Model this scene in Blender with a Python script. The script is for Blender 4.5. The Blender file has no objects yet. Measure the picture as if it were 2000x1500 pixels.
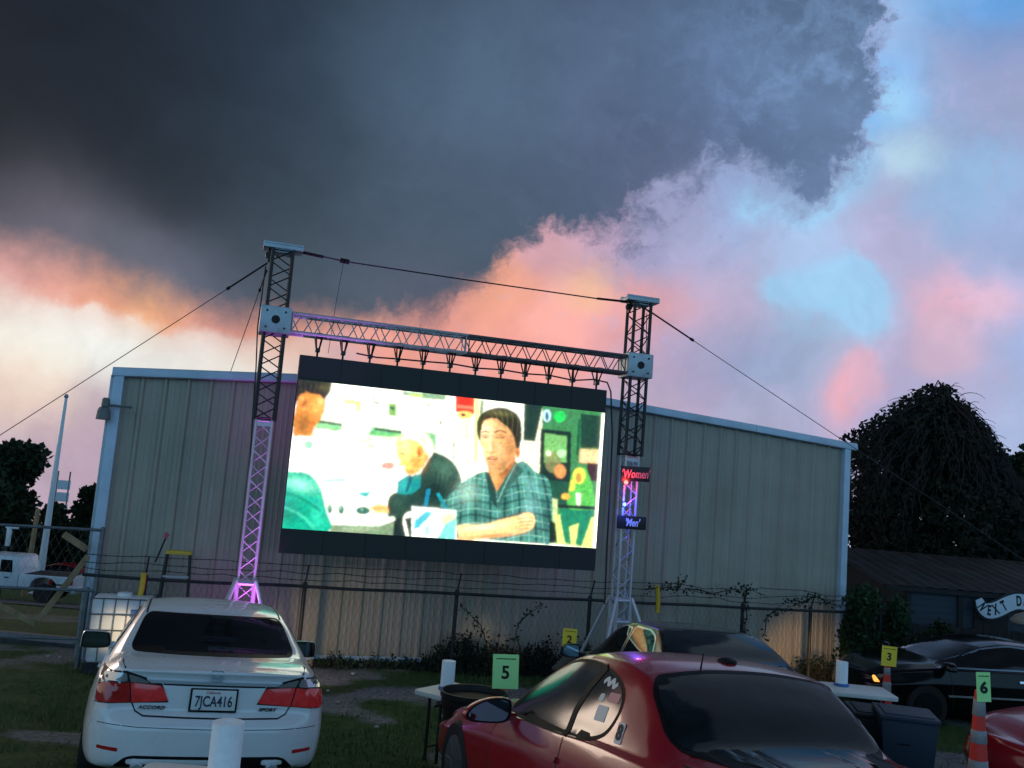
import bpy, bmesh, math, random
import numpy as np
from mathutils import Vector, Matrix, geometry
from mathutils.bvhtree import BVHTree
R_ = math.radians
random.seed(7)
scene = bpy.context.scene
COL = scene.collection

# ------------------------------------------------------------------ camera
EYE = Vector((0.0, 0.0, 1.795))
FPX = 1783.0                       # focal length in photo pixels (photo is 2000 x 1500)
PITCH, ROLL = 0.119, 0.080
_F = Vector((0, math.cos(PITCH), math.sin(PITCH)))
_U0 = Vector((0, -math.sin(PITCH), math.cos(PITCH)))
_R0 = Vector((1, 0, 0))
_R = math.cos(ROLL) * _R0 + math.sin(ROLL) * _U0
_U = -math.sin(ROLL) * _R0 + math.cos(ROLL) * _U0
cam_data = bpy.data.cameras.new('camera')
cam = bpy.data.objects.new('camera', cam_data)
COL.objects.link(cam)
cam.matrix_world = Matrix.Translation(EYE) @ Matrix(((_R.x, _U.x, -_F.x, 0), (_R.y, _U.y, -_F.y, 0), (_R.z, _U.z, -_F.z, 0), (0, 0, 0, 1)))
cam_data.sensor_width = 36.0
cam_data.lens = FPX / 2000.0 * 36.0
cam_data.clip_end = 5000
cam_data.clip_start = 0.05
scene.camera = cam

def ray(px, py):
    return (_F + (px - 1000) / FPX * _R - (py - 750) / FPX * _U).normalized()
def on_ground(px, py, z=0.0):
    d = ray(px, py); t = (z - EYE.z) / d.z
    return EYE + d * t
def at_y(px, py, y):
    d = ray(px, py); return EYE + d * (y / d.y)
def on_plane(px, py, p0, n):
    d = ray(px, py); t = (p0 - EYE).dot(n) / d.dot(n)
    return EYE + d * t
def s2l(c):
    return tuple(((x / 255.0) / 12.92 if x / 255.0 <= 0.04045 else ((x / 255.0 + 0.055) / 1.055) ** 2.4) for x in c)

scene.view_settings.view_transform = 'Standard'
scene.view_settings.look = 'None'
scene.view_settings.gamma = 1.0
scene.view_settings.exposure = 0.0

# ------------------------------------------------------------------ sky (world)
world = bpy.data.worlds.new('World'); scene.world = world
world.use_nodes = True
def build_sky():
    nt = world.node_tree; N = nt.nodes; L = nt.links
    N.clear()
    def node(t, **kw):
        n = N.new(t)
        for k, v in kw.items(): setattr(n, k, v)
        return n
    def plug(sock, v):
        if hasattr(v, 'is_linked') or isinstance(v, bpy.types.NodeSocket): L.new(v, sock)
        else: sock.default_value = v
    def M(op, a, b=None, c=None, clamp=False):
        n = node('ShaderNodeMath', operation=op, use_clamp=clamp)
        for i, v in enumerate((a, b, c)):
            if v is not None: plug(n.inputs[i], v)
        return n.outputs[0]
    def V(op, a, b=None, c=None):
        n = node('ShaderNodeVectorMath', operation=op)
        for i, v in enumerate((a, b, c)):
            if v is not None: plug(n.inputs[i], v)
        return n.outputs['Value'] if op in ('DOT_PRODUCT', 'LENGTH', 'DISTANCE') else n.outputs['Vector']
    def scale(a, s):
        n = node('ShaderNodeVectorMath', operation='SCALE'); plug(n.inputs[0], a); plug(n.inputs['Scale'], s); return n.outputs['Vector']
    def noise(vec, sc, det=5, rough=.55, dist=0.0, color=False):
        n = node('ShaderNodeTexNoise'); n.noise_dimensions = '3D'
        L.new(vec, n.inputs['Vector']); n.inputs['Scale'].default_value = sc; n.inputs['Detail'].default_value = det
        n.inputs['Roughness'].default_value = rough; n.inputs['Distortion'].default_value = dist
        return n.outputs['Color'] if color else n.outputs[0]
    def smooth(x, lo, hi):
        n = node('ShaderNodeMapRange', interpolation_type='SMOOTHSTEP')
        plug(n.inputs['Value'], x); n.inputs['From Min'].default_value = lo; n.inputs['From Max'].default_value = hi
        return n.outputs['Result']
    def mixc(f, a, b):
        n = node('ShaderNodeMix', data_type='RGBA'); plug(n.inputs[0], f); plug(n.inputs[6], a); plug(n.inputs[7], b)
        return n.outputs[2]
    tc = node('ShaderNodeTexCoord')
    d = V('NORMALIZE', tc.outputs['Generated'])
    # turbulence: two octave groups of vector noise push the direction about
    w1 = V('SUBTRACT', noise(d, 5.0, 4, .5, color=True), (.5, .5, .5))
    w2 = V('SUBTRACT', noise(d, 22.0, 6, .6, color=True), (.5, .5, .5))
    dw = V('NORMALIZE', V('ADD', V('ADD', d, scale(w1, .060)), scale(w2, .048)))
    dsoft = V('NORMALIZE', V('ADD', d, scale(w1, .07)))

    def rbf(dirv, pts, base, eps):
        acc, ws = None, None
        for (px, py, rgb, k) in pts:
            v = ray(px, py) if not isinstance(px, Vector) else px.normalized()
            w = M('POWER', V('DOT_PRODUCT', dirv, tuple(v)), float(k) + .37)
            c = s2l(rgb)
            sc_ = scale(c, w)
            if acc is None: acc = V('ADD', sc_, tuple(x * eps for x in base)); ws = M('ADD', w, eps)
            else: acc = V('ADD', sc_, acc); ws = M('ADD', ws, w)
        return scale(acc, M('DIVIDE', 1.0, ws))

    K = 1700
    clear = [
        (-250, 500, (225, 180, 170), 500), (-250, 690, (236, 230, 214), 500), (-250, 900, (200, 182, 190), 500),
        (0, 480, (216, 168, 166), K), (20, 520, (236, 170, 156), 1800), (120, 538, (240, 168, 148), 2200), (-60, 520, (230, 172, 160), K), (0, 595, (248, 244, 236), 1600), (110, 628, (246, 252, 248), 1600), (210, 645, (246, 252, 248), 1600),
        (10, 670, (244, 241, 230), 1500), (310, 672, (246, 246, 240), 1600), (400, 692, (244, 244, 238), 1600), (110, 690, (242, 236, 222), 1500), (70, 740, (244, 218, 196), 1800), (15, 765, (230, 202, 188), K), (20, 860, (190, 176, 192), K),
        (170, 775, (196, 176, 190), 1800), (130, 840, (190, 168, 188), K), (160, 920, (186, 164, 182), K), (210, 562, (246, 170, 138), 2600), (300, 592, (254, 182, 130), 3000), (390, 615, (244, 164, 142), 2600), (470, 640, (238, 158, 142), 2200),
        (490, 705, (244, 242, 232), 1500), (550, 660, (242, 176, 154), 2200), (590, 700, (236, 206, 190), K), (650, 665, (232, 172, 166), K), (640, 730, (204, 172, 185), K), (720, 650, (240, 166, 148), K), (800, 650, (238, 160, 146), K),
        (870, 620, (236, 162, 150), K), (990, 590, (252, 176, 150), K), (1150, 550, (255, 200, 145), 2600), (1080, 640, (255, 180, 168), K), (1000, 680, (250, 170, 160), K), (1170, 640, (248, 176, 174), K),
        (1240, 590, (246, 172, 166), 2200), (1330, 590, (232, 176, 188), 2600), (1420, 585, (206, 178, 204), K), (1100, 500, (222, 172, 184), K), (1170, 475, (206, 170, 194), K), (1250, 490, (180, 172, 208), K), (1320, 500, (178, 176, 212), K), (1250, 660, (214, 166, 182), K), (1480, 540, (176, 190, 226), K), (1560, 500, (172, 200, 236), K),
        (1390, 510, (168, 180, 222), K), (1330, 440, (166, 174, 212), K), (1470, 600, (184, 178, 210), K), (1450, 420, (160, 194, 238), K), (1500, 480, (172, 184, 222), K),
        (1560, 440, (168, 202, 240), K), (1640, 580, (150, 218, 252), 2600), (1560, 590, (156, 214, 250), 2200), (1690, 590, (156, 212, 250), 2600), (1490, 700, (154, 174, 214), K), (1400, 670, (164, 172, 208), K), (1330, 650, (186, 168, 198), K), (1560, 720, (168, 180, 214), K),
        (1610, 660, (166, 188, 220), 1500), (1330, 720, (178, 168, 204), K), (1290, 780, (190, 174, 198), K), (1500, 790, (178, 180, 210), K),
        (1600, 810, (178, 180, 214), K), (1600, 500, (180, 190, 228), K), (1740, 530, (194, 190, 226), K), (1830, 600, (244, 192, 212), 2200),
        (1950, 578, (246, 194, 214), 2600), (1880, 690, (206, 188, 218), K), (1665, 735, (248, 172, 184), 3200), (1645, 775, (244, 172, 182), 3600), (1740, 720, (192, 182, 216), K), (1720, 640, (194, 188, 222), K),
        (1750, 800, (174, 182, 224), K), (1870, 780, (184, 188, 226), K), (1990, 660, (160, 186, 230), K), (2000, 820, (176, 194, 234), K), (2000, 500, (164, 186, 228), K),
        (1850, 400, (158, 190, 230), K), (1960, 440, (168, 186, 228), K), (1760, 180, (138, 194, 248), 1500), (1860, 150, (156, 164, 200), 1500), (1720, 460, (190, 188, 226), 1500),
        (1960, 80, (140, 156, 198), K), (1960, 230, (158, 166, 204), K), (1850, 260, (154, 172, 212), K), (1730, 50, (158, 192, 236), K), (1790, 300, (205, 238, 255), 3600),
        (1990, -10, (96, 166, 232), 1500), (1880, -10, (124, 176, 232), K), (1590, 390, (158, 212, 250), 1500), (1900, 330, (158, 202, 244), K),
        (2300, 400, (160, 180, 222), 300), (2300, 900, (176, 184, 215), 300),
        (Vector((0, -1, .25)), 0, (158, 228, 276), 3), (Vector((-1, -.1, .2)), 0, (228, 222, 212), 20), (Vector((1, -.2, .25)), 0, (150, 172, 204), 14),
    ]
    base = s2l((172, 196, 216))
    sky = rbf(dw, clear, base, 1e-6)
    sx_ = node('ShaderNodeSeparateXYZ'); L.new(d, sx_.inputs[0]); u0_ = sx_.outputs['X']
    # high thin clouds: soft brightening / greying patches
    patch = noise(V('ADD', d, scale(w1, .25)), 9.0, 6, .6)
    p2 = noise(V('ADD', V('MULTIPLY', d, (1, 1, 1.7)), scale(w2, .22)), 12.0, 6, .6)
    sky = mixc(M('MULTIPLY', smooth(p2, .50, .72), M('MULTIPLY_ADD', smooth(u0_, -.22, .0), .36, .04)), sky, (*s2l((186, 182, 216)), 1))
    def blobs(pts, lo, hi, amp, sc):
        acc = M('MULTIPLY', M('SUBTRACT', noise(V('ADD', d, scale(w2, .12)), sc, 7, .58), .5), amp)
        for px, py, k in pts: acc = M('ADD', acc, M('POWER', V('DOT_PRODUCT', dsoft, tuple(ray(px, py))), float(k) + .37))
        return smooth(acc, lo, hi)
    lin = lambda *c: (*s2l(c), 1)
    sky = mixc(M('MULTIPLY', blobs([(1650, 575, 3000), (1580, 592, 3600), (1510, 595, 5200), (1690, 560, 4200), (1680, 620, 4200), (1560, 430, 3600), (1600, 395, 3600), (1740, 200, 2600), (1460, 425, 4200)], .15, .95, 1.2, 13.0), .80), sky, lin(164, 214, 250))
    sky = mixc(M('MULTIPLY', blobs([(1830, 620, 4200), (1890, 680, 4200), (1820, 690, 4200), (1940, 585, 6200)], .25, .95, .9, 12.0), .55), sky, lin(224, 192, 214))
    sky = mixc(M('MULTIPLY', blobs([(1665, 730, 6000), (1645, 772, 6000), (1690, 700, 7000), (1720, 750, 6000)], .20, 1.2, 1.3, 20.0), .38), sky, lin(246, 180, 190))
    sky = scale(sky, M('MULTIPLY_ADD', smooth(patch, .3, .72), .20, .88))

    # --- storm cloud colour
    storm = [(-100, 0, (27, 35, 45), 60), (100, 80, (28, 36, 46), 200), (60, 260, (36, 44, 54), 200), (300, 170, (34, 46, 61), 260), (330, 350, (44, 56, 68), 300),
             (550, 120, (45, 60, 78), 260), (560, 330, (54, 68, 82), 260), (780, 130, (78, 102, 126), 300), (800, 330, (78, 96, 118), 300), (650, 480, (66, 82, 96), 300),
             (980, 120, (86, 110, 136), 300), (1000, 330, (82, 102, 126), 300), (900, 500, (76, 90, 108), 300), (1230, 100, (88, 108, 138), 260), (1230, 330, (84, 98, 126), 260),
             (1450, 60, (98, 126, 164), 260), (1450, 250, (100, 120, 160), 300), (1620, 250, (118, 146, 186), 300), (1640, 80, (116, 146, 186), 300), (1740, 340, (126, 136, 174), 900),
             (40, 430, (122, 122, 138), 700), (120, 465, (132, 126, 142), 1200), (250, 525, (118, 118, 134), 1200), (340, 562, (108, 112, 130), 1200), (200, 480, (104, 112, 128), 900), (430, 560, (84, 94, 110), 700), (1330, 400, (112, 116, 148), 700), (700, 590, (84, 94, 110), 700), (830, 590, (92, 96, 114), 900),
             (700, -500, (34, 42, 54), 20), (1700, -500, (80, 98, 128), 20), (Vector((0, -1, 1)), 0, (58, 70, 86), 6), (Vector((-1, 0, .8)), 0, (40, 50, 62), 8)]
    dark = rbf(dsoft, storm, s2l((60, 72, 90)), 1e-9)
    sepd = node('ShaderNodeSeparateXYZ'); L.new(d, sepd.inputs[0])
    # soft internal billows
    b1 = noise(V('ADD', V('MULTIPLY', d, (1, 1, 1.5)), scale(w1, .3)), 5.5, 7, .6)
    b2 = noise(V('ADD', d, scale(w2, .12)), 14.0, 6, .62)
    mod = M('ADD', M('MULTIPLY_ADD', b1, .82, .58), M('MULTIPLY', b2, .14))
    vein = noise(V('ADD', d, scale(w2, .25)), 7.0, 8, .58)
    mod = M('ADD', mod, M('MULTIPLY', M('SUBTRACT', smooth(vein, .40, .70), .35), M('MULTIPLY', smooth(sepd.outputs['X'], -.05, .35), .55)))
    dark = scale(dark, mod)

    # --- storm cloud edge: height of the lower edge as a curve over u = x/y, in the tangent plane of +Y
    sep = node('ShaderNodeSeparateXYZ')
    de = V('ADD', V('ADD', d, scale(w1, .035)), scale(w2, .046))
    L.new(de, sep.inputs[0])
    u = M('ARCTAN2', sep.outputs['X'], sep.outputs['Y'])
    hx = M('SQRT', M('ADD', M('MULTIPLY', sep.outputs['X'], sep.outputs['X']), M('MULTIPLY', sep.outputs['Y'], sep.outputs['Y'])))
    v = M('DIVIDE', sep.outputs['Z'], M('MAXIMUM', hx, .02))
    edge = [(-400, 470), (-100, 492), (30, 512), (180, 555), (300, 592), (430, 632), (560, 650), (700, 630), (830, 622), (905, 572), (950, 535), (1030, 505), (1100, 458), (1220, 460),
            (1300, 395), (1400, 345), (1480, 330), (1560, 380), (1620, 320)]
    pts = []
    for px, py in edge:
        r = ray(px, py); pts.append((math.atan2(r.x, r.y), r.z / math.hypot(r.x, r.y)))
    pts.sort()
    u0, u1, v0, v1 = -math.pi, math.pi, -.2, 3.0
    fc = node('ShaderNodeFloatCurve'); cm = fc.mapping; cm.use_clip = False
    cv = cm.curves[0]
    full = [(-math.pi, .50), (-2.4, .60), (-1.57, .85), (-1.0, .58), (-.75, .40)] + pts + [(.352, .43), (.372, .50), (.395, .60), (.44, 1.0), (.50, 1.6), (1.3, 1.6), (2.2, .75), (math.pi, .46)]
    while len(cv.points) > 2: cv.points.remove(cv.points[0])
    nx = lambda a: (a - u0) / (u1 - u0); ny = lambda b: (b - v0) / (v1 - v0)
    cv.points[0].location = (nx(full[0][0]), ny(full[0][1])); cv.points[1].location = (nx(full[-1][0]), ny(full[-1][1]))
    for a, b in full[1:-1]: cv.points.new(nx(a), ny(b))
    for p in cv.points: p.handle_type = 'VECTOR'
    cm.update()
    uj = M('ADD', u, M('MULTIPLY', M('SUBTRACT', noise(V('ADD', d, scale(w2, .15)), 8.0, 6, .6), .5), M('MULTIPLY', smooth(u, .22, .36), .22)))
    L.new(M('MULTIPLY_ADD', uj, 1 / (u1 - u0), -u0 / (u1 - u0)), fc.inputs['Value'])
    ve = M('MULTIPLY_ADD', fc.outputs[0], v1 - v0, v0)
    f = M('SUBTRACT', v, ve)
    edge_noise = M('SUBTRACT', noise(V('ADD', d, scale(w2, .12)), 12.0, 8, .60), .5)
    fn = M('ADD', f, M('MULTIPLY', edge_noise, M('MULTIPLY_ADD', smooth(u, -.30, .15), .20, .02)))
    soft = M('MULTIPLY_ADD', smooth(u, -.40, .10), -.006, .040)       # the left edge melts away, the right edge billows
    mr = node('ShaderNodeMapRange', interpolation_type='SMOOTHSTEP')
    L.new(fn, mr.inputs['Value']); L.new(M('MULTIPLY', soft, -.6), mr.inputs['From Min']); L.new(soft, mr.inputs['From Max'])
    mask = mr.outputs['Result']
    # broken scud beyond the edge on the right
    scud = M('MULTIPLY', smooth(noise(V('ADD', d, scale(w2, .2)), 17.0, 7, .6), .56, .70), M('MULTIPLY', smooth(fn, -.13, -.01), M('MULTIPLY', smooth(u, .10, .22), .6)))
    mask = M('MAXIMUM', mask, scud)
    # salmon band lit from below along the left edge of the storm cloud
    bandc = rbf(dw, [(-200, 520, (224, 170, 168), 900), (0, 510, (228, 170, 166), 1500), (120, 535, (240, 172, 154), 1500), (230, 560, (248, 172, 138), 2200), (290, 585, (255, 188, 132), 2600), (350, 600, (252, 176, 138), 2200),
                    (430, 620, (234, 164, 152), 1800), (520, 650, (246, 166, 138), 1800), (620, 650, (240, 168, 150), 1200)], s2l((236, 170, 155)), 1e-9)
    fb = M('ADD', f, M('MULTIPLY', M('SUBTRACT', noise(V('ADD', V('MULTIPLY', d, (1, 1, 2.0)), scale(w2, .06)), 9.0, 5, .5), .5), .050))
    low = M('MULTIPLY_ADD', smooth(u, -.52, -.32), .014, -.030)
    bm = node('ShaderNodeMapRange', interpolation_type='SMOOTHSTEP'); L.new(fb, bm.inputs['Value']); L.new(low, bm.inputs['From Min']); L.new(M('ADD', low, .016), bm.inputs['From Max'])
    sky = mixc(M('MULTIPLY', bm.outputs['Result'], smooth(u, -.10, -.18)), sky, bandc)
    # thin lavender veil hanging under the ragged right side
    veil = M('MULTIPLY', smooth(fn, -.085, .01), M('MULTIPLY', smooth(u, .0, .2), .62))
    sky = mixc(veil, sky, (*s2l((142, 146, 186)), 1))
    col = mixc(mask, sky, dark)
    st = node('ShaderNodeTexSky', sky_type='NISHITA')
    st.sun_disc = False; st.sun_elevation = R_(2.0); st.sun_rotation = R_(-42.0)
    st.air_density = 1.2; st.dust_density = 2.0
    bg1 = node('ShaderNodeBackground'); L.new(st.outputs[0], bg1.inputs[0]); bg1.inputs[1].default_value = .05
    bg2 = node('ShaderNodeBackground'); L.new(col, bg2.inputs[0]); bg2.inputs[1].default_value = 1.0
    # the clear twilight sky shows only through the gaps of the cloud
    mixn = node('ShaderNodeMixShader'); mixn.inputs[0].default_value = .96
    L.new(bg1.outputs[0], mixn.inputs[1]); L.new(bg2.outputs[0], mixn.inputs[2])
    out = node('ShaderNodeOutputWorld'); L.new(mixn.outputs[0], out.inputs[0])
build_sky()
world.cycles.sampling_method = 'MANUAL'
world.cycles.sample_map_resolution = 512

# ------------------------------------------------------------------ materials
def mat(name, rgb, rough=.6, metal=0.0, vary=0.0, vscale=8.0, rgb2=None, bump=0.0, bscale=40.0, coat=0.0, spec=.5, emit=None, estr=0.0, attr=None, streak=None):
    m = bpy.data.materials.new(name); m.use_nodes = True
    nt = m.node_tree; N, L = nt.nodes, nt.links
    p = N['Principled BSDF']
    p.inputs['Roughness'].default_value = rough; p.inputs['Metallic'].default_value = metal
    p.inputs['Specular IOR Level'].default_value = spec
    if coat: p.inputs['Coat Weight'].default_value = coat; p.inputs['Coat Roughness'].default_value = .04
    base = tuple(rgb) + (1,)
    p.inputs['Base Color'].default_value = base
    tc = N.new('ShaderNodeTexCoord'); src = tc.outputs['Object']
    if streak:
        mp = N.new('ShaderNodeMapping'); L.new(src, mp.inputs[0]); mp.inputs['Scale'].default_value = streak; src = mp.outputs[0]
    if vary or rgb2:
        n = N.new('ShaderNodeTexNoise'); n.inputs['Scale'].default_value = vscale; n.inputs['Detail'].default_value = 6; n.inputs['Roughness'].default_value = .65
        L.new(src, n.inputs['Vector'])
        r = N.new('ShaderNodeValToRGB'); r.color_ramp.elements[0].position = .32; r.color_ramp.elements[1].position = .68
        b2 = rgb2 or tuple(min(1, c * (1 + vary)) for c in rgb)
        b1 = tuple(c * (1 - vary) for c in rgb)
        r.color_ramp.elements[0].color = b1 + (1,); r.color_ramp.elements[1].color = tuple(b2) + (1,)
        L.new(n.outputs[0], r.inputs[0]); L.new(r.outputs[0], p.inputs['Base Color'])
        mr = N.new('ShaderNodeMapRange'); mr.inputs['To Min'].default_value = max(0, rough - .08); mr.inputs['To Max'].default_value = min(1, rough + .08)
        L.new(n.outputs[0], mr.inputs[0]); L.new(mr.outputs[0], p.inputs['Roughness'])
    if bump:
        n2 = N.new('ShaderNodeTexNoise'); n2.inputs['Scale'].default_value = bscale; n2.inputs['Detail'].default_value = 5
        L.new(src, n2.inputs['Vector'])
        b = N.new('ShaderNodeBump'); b.inputs['Strength'].default_value = bump; b.inputs['Distance'].default_value = .02
        L.new(n2.outputs[0], b.inputs['Height']); L.new(b.outputs[0], p.inputs['Normal'])
    if emit:
        p.inputs['Emission Color'].default_value = tuple(emit) + (1,); p.inputs['Emission Strength'].default_value = estr
    return m

MT = {}
def setup_materials():
    MT['white_paint'] = mat('white_car_paint', (.70, .73, .75), .28, coat=.8, vary=.03, vscale=2)
    MT['red_paint'] = mat('dark_red_car_paint', (.29, .010, .018), .22, spec=.35, coat=.45, vary=.05, vscale=3)
    MT['black_paint'] = mat('black_car_paint', (.003, .0035, .004), .16, spec=.22, coat=.12)
    MT['navy_paint'] = mat('dark_blue_car_paint', (.008, .009, .013), .2, spec=.3, coat=.3)
    MT['glass'] = mat('tinted_glass', (.005, .007, .008), .03, spec=.5)
    MT['glass_side'] = mat('side_window_glass', (.005, .007, .008), .13, spec=.5)
    MT['shaded_rim'] = mat('shaded_wheel_rim', (.012, .012, .013), .4, metal=.5)  # rim colour darkened to stand for the shade around the black car's wheels
    MT['glass_dark'] = mat('dark_tinted_glass', (.004, .006, .007), .06, spec=.3)
    MT['glass_soft'] = mat('dusty_tinted_glass', (.004, .009, .011), .045, spec=.17, vary=.3, vscale=5)
    MT['mirror'] = mat('mirror_glass', (.20, .28, .34), .03, metal=1.0)
    MT['gap'] = mat('panel_gap', (.006, .006, .007), .7)
    MT['trim'] = mat('black_trim', (.004, .004, .0045), .6, spec=.2)
    MT['chrome'] = mat('chrome', (.72, .75, .78), .18, metal=.75)
    MT['badge'] = mat('badge_metal', (.24, .32, .40), .25, metal=.5)
    MT['red_lens'] = mat('red_lamp_lens', (.46, .026, .028), .12, coat=.8, vary=.35, vscale=14, emit=(1, .05, .06), estr=.05)
    MT['red_lens_dark'] = mat('dark_red_lamp_lens', (.26, .010, .012), .12, coat=.8, vary=.35, vscale=14, emit=(1, .05, .06), estr=.02)
    MT['clear_lens'] = mat('clear_lamp_lens', (.5, .52, .55), .12, metal=.6, coat=.8)
    MT['rubber'] = mat('tyre_rubber', (.012, .012, .012), .85, bump=.3)
    MT['rim'] = mat('alloy_rim', (.35, .36, .38), .35, metal=.9)
    MT['plate'] = mat('licence_plate', (.62, .66, .66), .4)
    MT['ink'] = mat('plate_ink', (.015, .02, .06), .5)
    MT['black_ink'] = mat('black_ink', (.01, .01, .01), .6)
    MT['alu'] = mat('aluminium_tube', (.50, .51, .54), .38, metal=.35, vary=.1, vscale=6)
    MT['shaded_alu'] = mat('silhouetted_aluminium_tube', (.13, .125, .13), .42, metal=.3, vary=.15, vscale=6)  # same aluminium, colour darkened to read as a silhouette against the sky
    MT['black_steel'] = mat('black_truss_steel', (.010, .011, .013), .45, metal=.2)
    MT['grey_steel'] = mat('galvanised_plate', (.36, .42, .46), .45, metal=.6, vary=.15, vscale=9)
    MT['dark_steel'] = mat('weathered_fence_steel', (.035, .038, .04), .6, metal=.5, vary=.4, vscale=10)
    MT['galv'] = mat('galvanised_post', (.15, .17, .185), .5, metal=.6, vary=.25, vscale=12)
    MT['cable'] = mat('black_cable', (.012, .012, .014), .6)
    MT['wire'] = mat('steel_wire', (.05, .05, .06), .5, metal=.5)
    MT['screen_black'] = mat('screen_cabinet', (.012, .014, .013), .55)
    MT['sheet'] = mat('tan_sheet_metal', (.40, .355, .285), .5, metal=.1, vary=.10, vscale=1.3, streak=(1.0, 1.0, .22), bump=.06, bscale=3)
    MT['trim_blue'] = mat('pale_blue_trim', (.46, .58, .69), .42, metal=.1, vary=.12, vscale=3)
    MT['roof'] = mat('roof_sheet', (.22, .24, .26), .5, metal=.3)
    MT['white_plastic'] = mat('white_plastic', (.72, .74, .74), .45, vary=.06, vscale=7)
    MT['paper'] = mat('paper_roll', (.82, .88, .92), .8, vary=.05, vscale=30)
    MT['blue_plastic'] = mat('blue_plastic', (.02, .14, .42), .4)
    MT['bin_blue'] = mat('navy_bin_plastic', (.008, .019, .042), .55, vary=.15, vscale=6)
    MT['bin_black'] = mat('black_bin_plastic', (.006, .007, .007), .5, spec=.3)
    MT['green_card'] = mat('green_card', (.45, .97, .36), .7, vary=.05, vscale=10)
    MT['yellow_card'] = mat('yellow_card', (.95, .68, .05), .7, vary=.08, vscale=10)
    MT['orange'] = mat('orange_cone', (.70, .035, .022), .55, vary=.12, vscale=12)
    MT['reflective'] = mat('grey_reflective_band', (.24, .25, .27), .4, vary=.15, vscale=20)
    MT['table_top'] = mat('white_table_top', (.66, .68, .66), .45, vary=.08, vscale=9)
    MT['table_leg'] = mat('brown_steel_leg', (.035, .028, .026), .55, metal=.3)
    MT['fibreglass'] = mat('green_fibreglass', (.010, .045, .035), .5)
    MT['yellow_plastic'] = mat('yellow_plastic', (.62, .40, .02), .5, vary=.1, vscale=12)
    MT['wood'] = mat('raw_timber', (.30, .21, .11), .8, vary=.35, vscale=9, streak=(1, 1, .3))
    MT['old_wood'] = mat('grey_timber', (.018, .017, .018), .85, vary=.4, vscale=8, streak=(4, 4, .4))
    MT['leaf'] = mat('dark_leaves', (.010, .020, .010), .7, rgb2=(.022, .042, .018), vscale=3, spec=.25)
    MT['leaf_dry'] = mat('vine_leaves', (.012, .015, .012), .8, rgb2=(.026, .028, .022), vscale=3, spec=.2)
    MT['leaf_shrub'] = mat('shrub_leaves', (.012, .036, .014), .7, rgb2=(.024, .062, .022), vscale=4, spec=.25)
    MT['bark'] = mat('bark', (.035, .028, .024), .9, vary=.35, vscale=14, bump=.6, bscale=30)
    MT['vine'] = mat('vine_stems', (.022, .018, .019), .9, vary=.3, vscale=10)
    MT['grass'] = mat('grass_blades', (.028, .080, .022), .7, rgb2=(.085, .145, .038), vscale=2.5)
    MT['siding'] = mat('blue_grey_siding', (.022, .034, .050), .7, vary=.2, vscale=4)
    MT['rust'] = mat('rusty_roof_sheet', (.030, .012, .011), .8, rgb2=(.060, .066, .072), vscale=1.3, streak=(1.6, .30, 1), spec=.2)
    MT['sign_white'] = mat('pale_sign_paint', (.58, .66, .74), .6, vary=.08, vscale=8)
    MT['sign_black'] = mat('black_sign_board', (.008, .008, .010), .5)
    MT['canvas'] = mat('cream_canvas', (.30, .275, .23), .8, vary=.12, vscale=6)
    MT['stone'] = mat('pale_stone', (.34, .36, .36), .85, vary=.2, vscale=20)
    MT['asphalt'] = mat('road_asphalt', (.075, .08, .085), .85, vary=.2, vscale=4)
    MT['truck_white'] = mat('white_truck_paint', (.62, .70, .76), .35, coat=.4, vary=.05, vscale=2)
    MT['sticker_white'] = mat('white_sticker', (.62, .64, .66), .5)
    MT['sticker_pink'] = mat('pink_sticker', (.6, .25, .28), .5)
    MT['pink'] = mat('pink_ribbon', (.55, .06, .14), .7)
    MT['lamp_grey'] = mat('grey_lamp_enamel', (.14, .15, .15), .5, vary=.2, vscale=15)
setup_materials()
def weather(m, s_fine, amt, s_blot, amt2):
    """rain streaks and blotches multiplied into a sheet's base colour"""
    nt = m.node_tree; N, L = nt.nodes, nt.links; p = N['Principled BSDF']; src = p.inputs['Base Color'].links[0].from_socket
    tc = N.new('ShaderNodeTexCoord')
    for sc, a in ((s_fine, amt), (s_blot, amt2)):
        mp = N.new('ShaderNodeMapping'); L.new(tc.outputs['Object'], mp.inputs[0]); mp.inputs['Scale'].default_value = sc
        n = N.new('ShaderNodeTexNoise'); n.inputs['Scale'].default_value = 1.0; n.inputs['Detail'].default_value = 7; n.inputs['Roughness'].default_value = .65; L.new(mp.outputs[0], n.inputs[0])
        mr = N.new('ShaderNodeMapRange'); mr.inputs['From Min'].default_value = .35; mr.inputs['From Max'].default_value = .7; mr.inputs['To Min'].default_value = 1 - a; mr.inputs['To Max'].default_value = 1 + a * .4; L.new(n.outputs[0], mr.inputs[0])
        mx = N.new('ShaderNodeMix'); mx.data_type = 'RGBA'; mx.blend_type = 'MULTIPLY'; mx.inputs[0].default_value = 1.0; L.new(src, mx.inputs[6]); L.new(mr.outputs[0], mx.inputs[7]); src = mx.outputs[2]
    L.new(src, p.inputs['Base Color'])
weather(MT['sheet'], (9, 9, .35), .11, (.8, .8, 1.6), .10)
weather(MT['rust'], (14, .8, 1), .5, (1.2, 1.2, 1), .4)

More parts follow.
